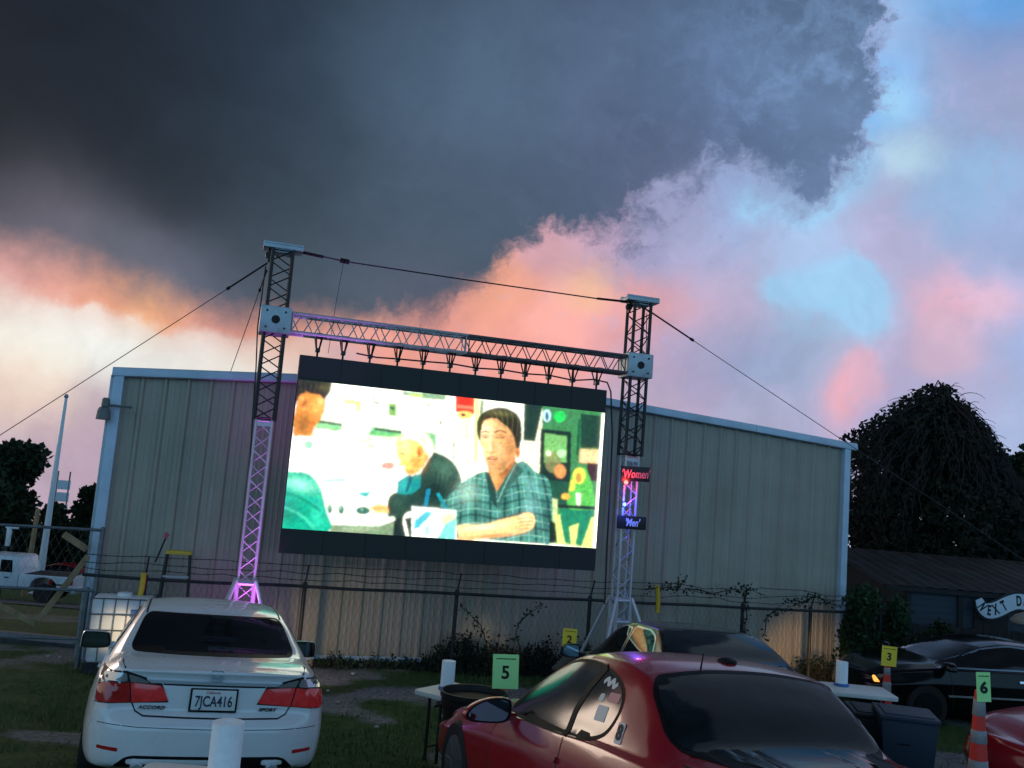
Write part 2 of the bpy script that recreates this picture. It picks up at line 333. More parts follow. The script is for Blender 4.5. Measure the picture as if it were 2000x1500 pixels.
# ------------------------------------------------------------------ mesh helpers
class MB:
    """collects shapes; build() links them as ONE mesh object"""
    def __init__(s): s.v = []; s.f = []
    def add(s, vs, fs):
        o = len(s.v); s.v.extend([tuple(v) for v in vs]); s.f.extend([tuple(i + o for i in f) for f in fs]); return s
    def box(s, c, d, rot=None, taper=None):
        hx, hy, hz = d[0] / 2, d[1] / 2, d[2] / 2
        t = taper or (1, 1)
        vs = [Vector((sx * hx * (t[0] if sz > 0 else 1), sy * hy * (t[1] if sz > 0 else 1), sz * hz)) for sz in (-1, 1) for sy in (-1, 1) for sx in (-1, 1)]
        if rot is not None: vs = [rot @ v for v in vs]
        vs = [v + Vector(c) for v in vs]
        return s.add(vs, [(0, 2, 3, 1), (4, 5, 7, 6), (0, 1, 5, 4), (2, 6, 7, 3), (0, 4, 6, 2), (1, 3, 7, 5)])
    def tube(s, pts, r, n=6, cap=True, r2=None):
        pts = [Vector(p) for p in pts]
        rings = []
        up = None
        for i, p in enumerate(pts):
            a = pts[max(0, i - 1)]; b = pts[min(len(pts) - 1, i + 1)]
            t = (b - a); t = t.normalized() if t.length > 1e-9 else Vector((0, 0, 1))
            if up is None: up = Vector((0, 0, 1)) if abs(t.z) < .9 else Vector((1, 0, 0))
            x = t.cross(up); x = x.normalized() if x.length > 1e-6 else Vector((1, 0, 0))
            y = x.cross(t).normalized()
            rr = r if r2 is None else r + (r2 - r) * i / max(1, len(pts) - 1)
            if isinstance(r, (list, tuple)): rr = r[i]
            rings.append([p + rr * (math.cos(2 * math.pi * k / n) * x + math.sin(2 * math.pi * k / n) * y) for k in range(n)])
        vs = [v for ring in rings for v in ring]; fs = []
        for i in range(len(rings) - 1):
            for k in range(n):
                fs.append((i * n + k, i * n + (k + 1) % n, (i + 1) * n + (k + 1) % n, (i + 1) * n + k))
        if cap:
            fs.append(tuple(range(n))[::-1]); fs.append(tuple(range((len(rings) - 1) * n, len(rings) * n)))
        return s.add(vs, fs)
    def lathe(s, prof, n=24, axis='Z', c=(0, 0, 0)):
        vs = []; c = Vector(c)
        for r, h in prof:
            for k in range(n):
                a = 2 * math.pi * k / n
                p = (r * math.cos(a), r * math.sin(a), h)
                if axis == 'X': p = (h, r * math.cos(a), r * math.sin(a))
                if axis == 'Y': p = (r * math.cos(a), h, r * math.sin(a))
                vs.append(c + Vector(p))
        fs = []
        for i in range(len(prof) - 1):
            for k in range(n): fs.append((i * n + k, i * n + (k + 1) % n, (i + 1) * n + (k + 1) % n, (i + 1) * n + k))
        fs.append(tuple(range(n))[::-1]); fs.append(tuple(range((len(prof) - 1) * n, len(prof) * n)))
        return s.add(vs, fs)
    def prism(s, poly, thick, M=None):
        """poly in local xy, extruded along +z, moved by matrix M"""
        n = len(poly); vs = [Vector((x, y, 0)) for x, y in poly] + [Vector((x, y, thick)) for x, y in poly]
        if M is not None: vs = [M @ v for v in vs]
        return s.add(vs, [tuple(range(n))[::-1], tuple(range(n, 2 * n))] + [(i, (i + 1) % n, n + (i + 1) % n, n + i) for i in range(n)])
    def build(s, name, m, parent=None, smooth=False, bevel=0.0, sharp=40, local=None):
        me = bpy.data.meshes.new(name); me.from_pydata(s.v, [], s.f); me.validate(); me.update()
        bm = bmesh.new(); bm.from_mesh(me)
        bmesh.ops.recalc_face_normals(bm, faces=bm.faces)
        if bevel: bmesh.ops.bevel(bm, geom=[e for e in bm.edges if len(e.link_faces) == 2 and e.calc_face_angle(0) > .6], offset=bevel, segments=2, affect='EDGES', profile=.6)
        bm.to_mesh(me); bm.free()
        if smooth or bevel:
            me.polygons.foreach_set('use_smooth', [True] * len(me.polygons)); me.set_sharp_from_angle(angle=R_(sharp))
        return link(name, me, m, parent)
def link(name, me, m, parent=None):
    o = bpy.data.objects.new(name, me); COL.objects.link(o)
    if m is not None: me.materials.append(MT[m] if isinstance(m, str) else m)
    if parent is not None: o.parent = parent
    return o
def tag(o, label=None, cat=None, group=None, kind=None):
    if label: o['label'] = label
    if cat: o['category'] = cat
    if group: o['group'] = group
    if kind: o['kind'] = kind
    return o
def thing(name, label, cat, loc=(0, 0, 0), rotz=0.0, group=None, mw=None):
    o = bpy.data.objects.new(name, None); COL.objects.link(o); o.empty_display_size = .1
    if mw is not None: o.matrix_world = mw
    else: o.location = loc; o.rotation_euler = (0, 0, rotz)
    return tag(o, label, cat, group)
def copy_tree(o, parent=None):
    c = o.copy(); COL.objects.link(c); c.parent = parent
    for ch in list(o.children): copy_tree(ch, c)
    return c
def text_mesh(txt, size, depth=.002, shear=0.0, bold=0.0, align='CENTER'):
    cu = bpy.data.curves.new('lettering', 'FONT'); cu.body = txt; cu.size = size; cu.extrude = depth; cu.shear = shear; cu.offset = bold
    cu.align_x = align; cu.align_y = 'CENTER'; cu.resolution_u = 4
    o = bpy.data.objects.new('lettering', cu); COL.objects.link(o)
    dg = bpy.context.evaluated_depsgraph_get(); dg.update()
    me = bpy.data.meshes.new_from_object(o.evaluated_get(dg))
    bpy.data.objects.remove(o); bpy.data.curves.remove(cu)
    return me
def lettering(txt, size, m, parent, M, shear=0.0, bold=0.0, name='lettering', depth=.002, sx=1.0):
    me = text_mesh(txt, size, depth, shear, bold)
    me.transform(M @ Matrix.Diagonal((sx, 1, 1, 1))); me.materials.clear()
    return link(name, me, m, parent)
def frame(o, x, y, z):
    """matrix from origin and three axes"""
    return Matrix(((x[0], y[0], z[0], o[0]), (x[1], y[1], z[1], o[1]), (x[2], y[2], z[2], o[2]), (0, 0, 0, 1)))

# value noise for python-side patterns
_rng = np.random.RandomState(3)
_tab = _rng.rand(256, 256)
def vnoise(x, y):
    xi = np.floor(x).astype(int); yi = np.floor(y).astype(int); fx = x - xi; fy = y - yi
    fx = fx * fx * (3 - 2 * fx); fy = fy * fy * (3 - 2 * fy)
    g = lambda a, b: _tab[a % 256, b % 256]
    return (g(xi, yi) * (1 - fx) + g(xi + 1, yi) * fx) * (1 - fy) + (g(xi, yi + 1) * (1 - fx) + g(xi + 1, yi + 1) * fx) * fy
def fbm(x, y, o=5):
    s = 0; a = .5
    for i in range(o): s = s + a * vnoise(x * 2 ** i + 17.3 * i, y * 2 ** i + 5.1 * i); a *= .5
    return s

# ------------------------------------------------------------------ ground height
def sst(x, a, b):
    t = np.clip((x - a) / (b - a), 0, 1); return t * t * (3 - 2 * t)
PLAT = -.86
def gh(x, y):
    x = np.asarray(x, float); y = np.asarray(y, float)
    z = np.where(y < 9.5, -.085 * y, 0)
    t = np.clip((y - 9.5) / 1.5, 0, 1)
    z = np.where(y >= 9.5, -.8075 + (PLAT + .8075) * (1 - (1 - t) ** 2), z)
    z = np.where(y < -2, .17, z)
    left = sst(-x, 5.5, 8.5)
    z = z - left * .134 * np.clip(y - 14.0, 0, 26) - .075 * np.clip(y - 42, 0, None)
    return z
def g1(x, y): return float(gh(x, y))
def ground_hit(px, py):
    d = ray(px, py); lo, hi = .5, 400.0; t = lo
    prev = t
    while t < hi:
        p = EYE + d * t
        if p.z < g1(p.x, p.y): break
        prev = t; t *= 1.02
    for _ in range(30):
        m = (prev + t) / 2; p = EYE + d * m
        if p.z < g1(p.x, p.y): t = m
        else: prev = m
    return EYE + d * t

# ------------------------------------------------------------------ cars
def pchip(x, y, xi):
    x = np.asarray(x, float); y = np.asarray(y, float); h = np.diff(x); dl = (y[1:] - y[:-1]) / h[:, None]
    d = np.zeros_like(y)
    w1 = (2 * h[1:] + h[:-1])[:, None]; w2 = (h[1:] + 2 * h[:-1])[:, None]
    a, b = dl[:-1], dl[1:]
    with np.errstate(all='ignore'):
        hm = (w1 + w2) / (w1 / a + w2 / b)
    d[1:-1] = np.where(a * b > 0, hm, 0); d[0] = dl[0]; d[-1] = dl[-1]
    k = np.clip(np.searchsorted(x, xi, side='right') - 1, 0, len(x) - 2)
    t = ((xi - x[k]) / h[k])[:, None]; hh = h[k][:, None]
    return (2 * t ** 3 - 3 * t ** 2 + 1) * y[k] + (t ** 3 - 2 * t ** 2 + t) * hh * d[k] + (-2 * t ** 3 + 3 * t ** 2) * y[k + 1] + (t ** 3 - t ** 2) * hh * d[k + 1]
def section(st):
    y, zs, wl, zb, wb, wr, zr, zt = st
    hb = zb - zs
    P = [(0, zs), (wl * .5, zs), (wl * .86, zs + .004), (wl * .965, zs + .06), (wl, zs + .38 * hb), (wl * .995, zs + .62 * hb), (wl * .985, zs + .74 * hb),
         (wb + .012, zb - .045), (wb - .004, zb - .008), (wb - .03, zb + .014)]
    a = P[-1]
    gh_ = max(zr - a[1], .001)
    bul = .018 * min(1, gh_ / .3)
    P += [(a[0] + (wr - a[0]) * .33 + bul, a[1] + gh_ * .33), (a[0] + (wr - a[0]) * .7 + bul, a[1] + gh_ * .7), (wr, zr),
          (wr * .90, zr + (zt - zr) * .42), (wr * .62, zr + (zt - zr) * .80), (wr * .3, zr + (zt - zr) * .96), (0, zt)]
    return np.array(P)
def crom(P, n=4):
    P = np.asarray(P); out = []
    Q = np.vstack([2 * P[0] - P[1], P, 2 * P[-1] - P[-2]])
    for i in range(1, len(Q) - 2):
        p0, p1, p2, p3 = Q[i - 1], Q[i], Q[i + 1], Q[i + 2]
        for k in range(n):
            t = k / n
            out.append(.5 * ((2 * p1) + (-p0 + p2) * t + (2 * p0 - 5 * p1 + 4 * p2 - p3) * t * t + (-p0 + 3 * p1 - 3 * p2 + p3) * t ** 3))
    out.append(P[-1]); return np.array(out)
def car_mesh(stations, rear_off, front_off, ny=84, plan=.05, fplan=.18, wells=()):
    """lofted body; the ends are closed by drawing the last ring in to the centre line"""
    st = sorted(stations); ys = np.array([s[0] for s in st])
    cols = np.array([crom(section(s), 4).reshape(-1) for s in st])
    u = np.linspace(0, 1, ny); yi = ys[0] + (ys[-1] - ys[0]) * (u + .0)
    yi = np.unique(np.concatenate([yi, ys]))
    grid = pchip(ys, cols, yi).reshape(len(yi), -1, 2)
    npnt = grid.shape[1]
    rings = []
    fac = [0, .18, .36, .54, .7, .83, .93, .98]
    r0 = grid[0]
    for s in fac:
        z = r0[:, 1]; rings.append(np.stack([r0[:, 0] * s, yi[0] - plan * (1 - s * s) + rear_off(z) * (1 - s ** 8), z], 1))
    for k in range(len(yi)): rings.append(np.stack([grid[k][:, 0], np.full(npnt, yi[k]), grid[k][:, 1]], 1))
    r1 = grid[-1]
    for s in fac[::-1]:
        z = r1[:, 1]; rings.append(np.stack([r1[:, 0] * s, yi[-1] + fplan * (1 - s * s) + front_off(z) * (1 - s ** 8), z], 1))
    verts = []; faces = []
    full = []
    for r in rings:
        left = r[1:-1][::-1] * np.array([-1, 1, 1])
        full.append(np.vstack([r, left]))
    m = full[0].shape[0]
    for r in full: verts.extend(map(tuple, r))
    for i in range(len(full) - 1):
        for k in range(m): faces.append((i * m + k, i * m + (k + 1) % m, (i + 1) * m + (k + 1) % m, (i + 1) * m + k))
    me = bpy.data.meshes.new('body'); me.from_pydata(verts, [], faces)
    bm = bmesh.new(); bm.from_mesh(me)
    bmesh.ops.remove_doubles(bm, verts=bm.verts, dist=.0004)
    bmesh.ops.dissolve_degenerate(bm, edges=bm.edges, dist=.0002)
    bmesh.ops.recalc_face_normals(bm, faces=bm.faces)
    bm.to_mesh(me)
    bvh = BVHTree.FromBMesh(bm); bm.free()
    if wells:
        w = MB()
        for (y, z, r) in wells: w.lathe([(r, -1.3), (r, -.62), (r * .2, -.60)], 40, 'X', (0, y, z)); w.lathe([(r * .2, .60), (r, .62), (r, 1.3)], 40, 'X', (0, y, z))
        cut = w.build('cut', None); body = link('body', me, None)
        md = body.modifiers.new('b', 'BOOLEAN'); md.operation = 'DIFFERENCE'; md.object = cut; md.solver = 'EXACT'
        dg = bpy.context.evaluated_depsgraph_get(); dg.update()
        me2 = bpy.data.meshes.new_from_object(body.evaluated_get(dg))
        bpy.data.objects.remove(body); bpy.data.objects.remove(cut)
        if len(me2.polygons) > 500: me = me2
        me.materials.clear()
    me.polygons.foreach_set('use_smooth', [True] * len(me.polygons)); me.set_sharp_from_angle(angle=R_(46))
    return me, bvh
def inside(p, poly):
    c = False; n = len(poly); x, y = p
    for i in range(n):
        x1, y1 = poly[i]; x2, y2 = poly[(i + 1) % n]
        if (y1 > y) != (y2 > y) and x < (x2 - x1) * (y - y1) / (y2 - y1) + x1: c = not c
    return c
def round_poly(poly, r, n=5):
    out = []; m = len(poly)
    for i in range(m):
        p = Vector(poly[i]); a = Vector(poly[i - 1]); b = Vector(poly[(i + 1) % m])
        rr = r[i] if isinstance(r, (list, tuple)) else r
        if rr <= 0: out.append(tuple(p)); continue
        da = min(rr, (a - p).length * .48); db = min(rr, (b - p).length * .48)
        s = p + (a - p).normalized() * da; e = p + (b - p).normalized() * db
        for k in range(n + 1):
            t = k / n; q = s * (1 - t) ** 2 + p * 2 * t * (1 - t) + e * t * t; out.append((q.x, q.y))
    return out
def grow(poly, d):
    """offset polygon outwards by d"""
    n = len(poly); area = sum(poly[i][0] * poly[(i + 1) % n][1] - poly[(i + 1) % n][0] * poly[i][1] for i in range(n))
    sg = 1 if area > 0 else -1; out = []
    for i in range(n):
        a = Vector(poly[i - 1]); p = Vector(poly[i]); b = Vector(poly[(i + 1) % n])
        t = (b - a); t = t.normalized() if t.length > 1e-9 else Vector((1, 0))
        out.append((p.x + sg * t.y * d, p.y - sg * t.x * d))
    return out
def resample(poly, sp):
    out = []
    for i in range(len(poly)):
        a = Vector(poly[i]); b = Vector(poly[(i + 1) % len(poly)]); n = max(1, int((b - a).length / sp))
        for k in range(n): q = a.lerp(b, k / n); out.append((q.x, q.y))
    return out
def patch(bvh, poly, side, off, sp=.035, skirt=True):
    """polygon drawn on the car's side/back/top, laid onto the body skin `off` metres proud of it, with a rim down to the skin"""
    poly = resample(poly, sp)
    vs = [Vector(p) for p in poly]; n = len(vs)
    edges = [(i, (i + 1) % n) for i in range(n)]
    xs = [p[0] for p in poly]; ys = [p[1] for p in poly]
    x = min(xs) + sp * .5
    while x < max(xs):
        y = min(ys) + sp * .5
        while y < max(ys):
            if inside((x, y), poly) and min((Vector((x, y)) - v).length for v in vs) > sp * .55: vs.append(Vector((x, y)))
            y += sp
        x += sp
    ov, oe, of, *_ = geometry.delaunay_2d_cdt(vs, edges, [], 1, 1e-6)
    V3 = []; ok = []; base = []
    for v in ov:
        if side == 'L': o, d = Vector((-3, v.x, v.y)), Vector((1, 0, 0))
        elif side == 'R': o, d = Vector((3, v.x, v.y)), Vector((-1, 0, 0))
        elif side == 'B': o, d = Vector((v.x, -6, v.y)), Vector((0, 1, 0))
        elif side == 'F': o, d = Vector((v.x, 8, v.y)), Vector((0, -1, 0))
        else: o, d = Vector((v.x, v.y, 4)), Vector((0, 0, -1))
        h = bvh.ray_cast(o, d)
        if h[0] is None: V3.append(Vector()); base.append(Vector()); ok.append(False)
        else:
            nn = h[1] if h[1].dot(d) < 0 else -h[1]
            V3.append(h[0] + nn * off); base.append(h[0] - nn * .002); ok.append(True)
    fs = [tuple(f) for f in of if all(ok[i] for i in f)]
    if skirt:
        cnt = {}
        for f in fs:
            for i in range(len(f)):
                e = (f[i], f[(i + 1) % len(f)]); k = tuple(sorted(e)); cnt.setdefault(k, []).append(e)
        N0 = len(V3); V3 = V3 + base
        for k, es in cnt.items():
            if len(es) == 1: a, b = es[0]; fs.append((b, a, N0 + a, N0 + b))
    return V3, fs
def panel(name, bvh, poly, side, off, m, parent, sp=.035):
    V3, fs = patch(bvh, poly, side, off, sp)
    me = bpy.data.meshes.new(name); me.from_pydata([tuple(v) for v in V3], [], fs); me.update()
    bm = bmesh.new(); bm.from_mesh(me); bmesh.ops.delete(bm, geom=[v for v in bm.verts if not v.link_faces], context='VERTS'); bmesh.ops.recalc_face_normals(bm, faces=bm.faces); bm.to_mesh(me); bm.free()
    me.polygons.foreach_set('use_smooth', [True] * len(me.polygons)); me.set_sharp_from_angle(angle=R_(50))
    return link(name, me, m, parent)
def ribbon(path, w):
    """closed outline of a polyline of width w"""
    P = [Vector(p) for p in path]; l, r = [], []
    for i, p in enumerate(P):
        t = (P[min(i + 1, len(P) - 1)] - P[max(i - 1, 0)]).normalized(); nrm = Vector((-t.y, t.x)) * w / 2
        l.append(tuple(p + nrm)); r.append(tuple(p - nrm))
    return l + r[::-1]
def smooth_path(pts, n=6, closed=False):
    P = np.array(pts, float)
    if closed:
        Q = np.vstack([P[-1], P, P[0], P[1]]); out = []
        for i in range(1, len(Q) - 2):
            p0, p1, p2, p3 = Q[i - 1], Q[i], Q[i + 1], Q[i + 2]
            for k in range(n):
                t = k / n; out.append(tuple(.5 * ((2 * p1) + (-p0 + p2) * t + (2 * p0 - 5 * p1 + 4 * p2 - p3) * t * t + (-p0 + 3 * p1 - 3 * p2 + p3) * t ** 3)))
        return out
    return [tuple(p) for p in crom(P, n)]
def mirror_poly(poly): return [(-x, y) for x, y in poly][::-1]
def wheel(parent, x, y, z, r, w=.19, rimr=.66, rim='rim'):
    s = 1 if x > 0 else -1
    tyre = MB().lathe([(r * rimr, -w * .42), (r * .93, -w * .5), (r, -w * .32), (r, w * .32), (r * .93, w * .5), (r * rimr, w * .42)], 36, 'X', (x, y, z)).build('tyre', 'rubber', None, smooth=True, sharp=35)
    wh = MB().lathe([(r * .3, -.07), (r * .62, -.06), (r * .62, .03), (r * .3, .035)], 24, 'X', (x, y, z)).build('wheel', 'trim', parent, smooth=True)
    tyre.parent = wh
    b = MB(); b.lathe([(r * rimr, -.05), (r * rimr * .98, .0), (r * rimr * .86, s * .02), (r * .2, s * .03), (.01, s * .035)], 30, 'X', (x + s * .045, y, z))
    for k in range(7):
        a = 2 * math.pi * k / 7; b.box((x + s * .09, y + r * .38 * math.cos(a), z + r * .38 * math.sin(a)), (.02, r * .5, .045), Matrix.Rotation(a, 3, 'X'))
    b.build('rim', rim, wh, smooth=True, sharp=35)
    return wh
def side_mirror(parent, c, paint, w=.24, h=.15, s=-1, poly=None):
    """housing with a mirror glass that faces back along -Y, and a stalk to the door"""
    c = Vector(c); mb = MB()
    prof = smooth_path(poly or [(-w / 2, -h * .1), (-w * .42, -h * .42), (w * .35, -h * .5), (w / 2, -h * .3), (w * .47, h * .42), (w * .1, h * .5), (-w * .35, h * .36)], 5, True)
    rings = []
    for k, (sc, dy) in enumerate(((1.0, -.012), (1.06, .01), (1.05, .045), (.93, .085), (.65, .115), (.2, .13))):
        rings.append([(c.x + px * sc, c.y + dy, c.z + pz * sc) for px, pz in prof])
    n = len(prof); vs = [v for r in rings for v in r]; fs = [tuple(range(n))]
    for i in range(len(rings) - 1):
        for k in range(n): fs.append((i * n + k, i * n + (k + 1) % n, (i + 1) * n + (k + 1) % n, (i + 1) * n + k))
    fs.append(tuple(range((len(rings) - 1) * n, len(rings) * n))[::-1])
    mb.add(vs, fs)
    mb.box((c.x - s * w * .62, c.y + .04, c.z - h * .28), (w * .55, .07, .05))
    o = mb.build('side_mirror', paint, parent, smooth=True, sharp=50)
    g = MB().add([(c.x + px * .88, c.y - .016, c.z + pz * .86) for px, pz in prof], [tuple(range(n))]).build('mirror_glass', 'mirror', o)
    b = MB()
    out = [(c.x + px * 1.0, c.y - .0135, c.z + pz * 1.0) for px, pz in prof]
    b.add(out, [tuple(range(n))]).build('mirror_surround', 'trim', o)
    return o
def car_frame(x, y, yaw, slope=.085, z=None):
    n = Vector((0, slope, 1)).normalized(); g = Vector((math.sin(yaw), math.cos(yaw), 0)); g = (g - n * g.dot(n)).normalized(); s = g.cross(n)
    return frame((x, y, -.085 * min(y, 10.8) if z is None else z), s, g, n)

def clip_poly_x(p): return p
def build_white_sedan():
    M = car_frame(-1.985, 6.846, -.341)
    t = thing('parked_car', 'white four-door sedan seen from behind, with a framed licence plate and red tail lamps', 'car', mw=M)
    st = [(.02, .25, .72, .80, .69, .64, .905, .925), (.10, .23, .80, .815, .765, .67, .925, .945), (.30, .21, .85, .84, .805, .68, .945, .965), (.60, .19, .875, .86, .82, .675, .962, .985),
          (.9, .18, .88, .865, .825, .655, 1.06, 1.095), (1.25, .17, .885, .87, .825, .605, 1.19, 1.235), (1.5, .17, .885, .87, .825, .585, 1.245, 1.292), (2.0, .17, .88, .86, .82, .58, 1.272, 1.328),
          (2.5, .17, .88, .85, .815, .58, 1.25, 1.31), (3.0, .17, .88, .835, .81, .62, 1.07, 1.14), (3.35, .17, .88, .815, .80, .70, .885, .94), (3.9, .18, .87, .76, .79, .66, .82, .86), (4.4, .2, .80, .63, .70, .55, .69, .71), (4.58, .22, .66, .53, .56, .45, .57, .585)]
    def roff(z): return np.where(z < .60, -.055 * np.clip((.60 - z) / .05, 0, 1) * np.clip((z - .2) / .1, 0, 1), .030 * np.clip((z - .60) / .03, 0, 1) * np.clip((.87 - z) / .05, 0, 1)) - .03 * np.exp(-((z - .905) / .02) ** 2)
    def foff(z): return .05 * np.exp(-((z - .4) / .12) ** 2)
    me, bvh = car_mesh(st, roff, foff, wells=((.98, .30, .355), (3.6, .30, .355)))
    link('body', me, 'white_paint', t)
    # glass
    rw = round_poly([(-.625, .985), (.625, .985), (.548, 1.222), (-.548, 1.222)], [.05, .05, .06, .06])
    panel('rear_window', bvh, rw, 'B', .004, 'glass_dark', t, .03)
    roof_edge = panel('window_seal', bvh, grow(rw, .012), 'B', .0018, 'trim', t, .03)
    for sd in ('L', 'R'):
        sw = round_poly([(1.02, .905), (1.95, .895), (2.98, .875), (2.90, .93), (2.55, 1.16), (2.2, 1.215), (1.8, 1.225), (1.45, 1.17), (1.15, 1.03)], .05)
        w = panel('side_window', bvh, sw, sd, .004, 'glass', t, .05)
        panel('door_pillar', bvh, ribbon([(2.0, .90), (1.93, 1.22)], .07), sd, .007, 'trim', w, .05)
        panel('window_seal', bvh, grow(sw, .02), sd, .002, 'trim', t, .05)
        panel('door_handle', bvh, round_poly([(1.25, .76), (1.47, .76), (1.47, .79), (1.25, .79)], .012), sd, .02, 'white_paint', t, .03)
        panel('door_gap', bvh, ribbon([(1.98, .3), (2.0, .6), (2.0, .88)], .008), sd, .0015, 'gap', t, .05)
        hl = panel('headlight', bvh, round_poly([(4.0, .66), (4.5, .56), (4.5, .62), (4.1, .74)], .03), sd, .004, 'clear_lens', t, .05)
    ws = round_poly([(-.66, .95), (.66, .95), (.54, 1.26), (-.54, 1.26)], .05)
    panel('windscreen', bvh, ws, 'F', .004, 'glass', t, .05)
    # tail lamps: red lens on body corner and boot lid, clear reversing lamp above
    for sx in (1, -1):
        P = lambda q: [(x * -sx, z) for x, z in q]
        outer = P(round_poly([(-.795, .675), (-.565, .682), (-.59, .815), (-.79, .80)], [.02, .0, .0, .03]))
        inner = P(round_poly([(-.555, .682), (-.31, .70), (-.365, .80), (-.58, .815)], [0, .02, .02, 0]))
        ol = panel('tail_lamp', bvh, outer, 'B', .012, 'red_lens' if sx > 0 else 'red_lens_dark', t, .03)
        panel('boot_lamp', bvh, inner, 'B', .010, 'red_lens', t, .03)
        panel('reversing_lamp', bvh, P(round_poly([(-.58, .82), (-.42, .812), (-.52, .855), (-.60, .875)], .012)), 'B', .008, 'clear_lens', ol, .03)
        panel('indicator_lamp', bvh, P(round_poly([(-.785, .81), (-.60, .825), (-.615, .885), (-.76, .865)], .02)), 'B', .009, 'clear_lens', ol, .03)
        panel('lamp_surround', bvh, grow(P([(-.80, .672), (-.31, .695), (-.372, .812), (-.52, .862), (-.62, .892), (-.79, .868)]), .006), 'B', .004, 'gap', t, .03)
    # boot lid outline, chrome strip, plate
    for sx in (1, -1):
        panel('boot_gap', bvh, ribbon([(sx * x, z) for x, z in [(.66, .945), (.60, .88), (.575, .80), (.56, .69), (.525, .625), (.47, .597), (.2, .592), (0, .591)]], .009), 'B', .003, 'gap', t, .03)
    panel('chrome_strip', bvh, round_poly([(-.44, .828), (.44, .828), (.48, .852), (-.48, .852)], .008), 'B', .016, 'silver', t, .04)
    panel('strip_shadow', bvh, [(-.36, .806), (.36, .806), (.36, .824), (-.36, .824)], 'B', .003, 'gap', t, .04)  # black band painted in as the shadow under the chrome strip
    h = bvh.ray_cast(Vector((0, -5, .72)), Vector((0, 1, 0)))[0]
    py = h.y - .016
    fr = MB().box((0, py + .008, .713), (.336, .016, .166)).build('plate_frame', 'trim', t, bevel=.006)
    MB().box((0, py - .003, .716), (.308, .004, .140)).build('licence_plate', 'plate', fr, bevel=.003)
    X, Y, Z = Vector((1, 0, 0)), Vector((0, 0, 1)), Vector((0, -1, 0))
    lettering('7JCA416', .104, 'ink', fr, frame((0, py - .0065, .704), X, Y, Z), bold=.0016, sx=.70)
    lettering('California', .026, 'red_lens_dark', fr, frame((-.01, py - .0065, .768), X, Y, Z), shear=.3)
    # emblem: a silver H in a rounded frame
    h = bvh.ray_cast(Vector((0, -5, .885)), Vector((0, 1, 0)))[0]
    ey = h.y - .006
    em = MB()
    for sx in (-1, 1): em.add([(sx * .012, ey, .856), (sx * .023, ey, .856), (sx * .030, ey, .914), (sx * .016, ey, .914), (sx * .012, ey - .008, .856), (sx * .023, ey - .008, .856), (sx * .030, ey - .008, .914), (sx * .016, ey - .008, .914)], [(0, 1, 2, 3), (7, 6, 5, 4), (0, 4, 5, 1), (1, 5, 6, 2), (2, 6, 7, 3), (3, 7, 4, 0)])
    em.box((0, ey - .004, .881), (.036, .008, .010))
    ring = round_poly([(-.040, .846), (.040, .846), (.046, .926), (-.046, .926)], .018); n = len(ring); inn = [(x * .84, .886 + (z - .886) * .88) for x, z in ring]
    em.add([(x, ey, z) for x, z in ring] + [(x, ey, z) for x, z in inn] + [(x, ey - .007, z) for x, z in ring] + [(x, ey - .007, z) for x, z in inn],
           [(i, (i + 1) % n, n + (i + 1) % n, n + i) for i in range(n)] + [(2 * n + i, 3 * n + i, 3 * n + (i + 1) % n, 2 * n + (i + 1) % n) for i in range(n)] + [(i, 2 * n + i, 2 * n + (i + 1) % n, (i + 1) % n) for i in range(n)] + [(n + i, n + (i + 1) % n, 3 * n + (i + 1) % n, 3 * n + i) for i in range(n)])
    em.build('emblem', 'badge', t)
    for txt, x0, z0 in (('ACCORD', -.42, .652), ('SPORT', .39, .655)):
        h = bvh.ray_cast(Vector((x0, -5, z0)), Vector((0, 1, 0)))[0]
        lettering(txt, .034, 'trim', t, frame((x0, h.y - .012, z0), Vector((1, .04 if x0 > 0 else -.04, 0)).normalized(), Y, Z), shear=.25, sx=1.25, depth=.008)
    # lower bumper insert and exhausts
    panel('bumper_insert', bvh, round_poly([(-.62, .262), (.62, .262), (.55, .325), (.50, .340), (-.50, .340), (-.55, .325)], .02), 'B', .006, 'trim', t, .04)
    panel('bumper_crease', bvh, ribbon([(-.80, .545), (-.5, .528), (0, .522), (.5, .528), (.80, .545)], .005), 'B', .0012, 'gap', t, .04)
    for sx in (1, -1): panel('reflector', bvh, round_poly([(sx * .60, .36), (sx * .74, .372), (sx * .74, .395), (sx * .60, .385)], .008), 'B', .004, 'red_lens_dark', t, .03)
    for sx in (1, -1): MB().lathe([(.045, -.14), (.05, -.14), (.05, .1), (.045, .1)], 20, 'Y', (sx * .46, -.02, .25)).build('exhaust_tip', 'chrome', t, smooth=True)
    # roof aerial fin, gutters
    for sx in (1, -1): panel('roof_gutter', bvh, ribbon([(sx * .555, 1.3), (sx * .545, 1.7), (sx * .54, 2.3)], .014), 'T', .002, 'trim', t, .06)
    for sx in (1, -1): side_mirror(t, (sx * .985, 2.62, .855), 'white_paint', .24, .15, sx, [(-.115 * sx, -.06), (.10 * sx, -.075), (.125 * sx, -.03), (.115 * sx, .06), (.06 * sx, .075), (-.09 * sx, .07), (-.12 * sx, .03)][::-sx])
    for x in (.79, -.79):
        for y in (.98, 3.6): wheel(t, x, y, .31, .325)
    return t, M

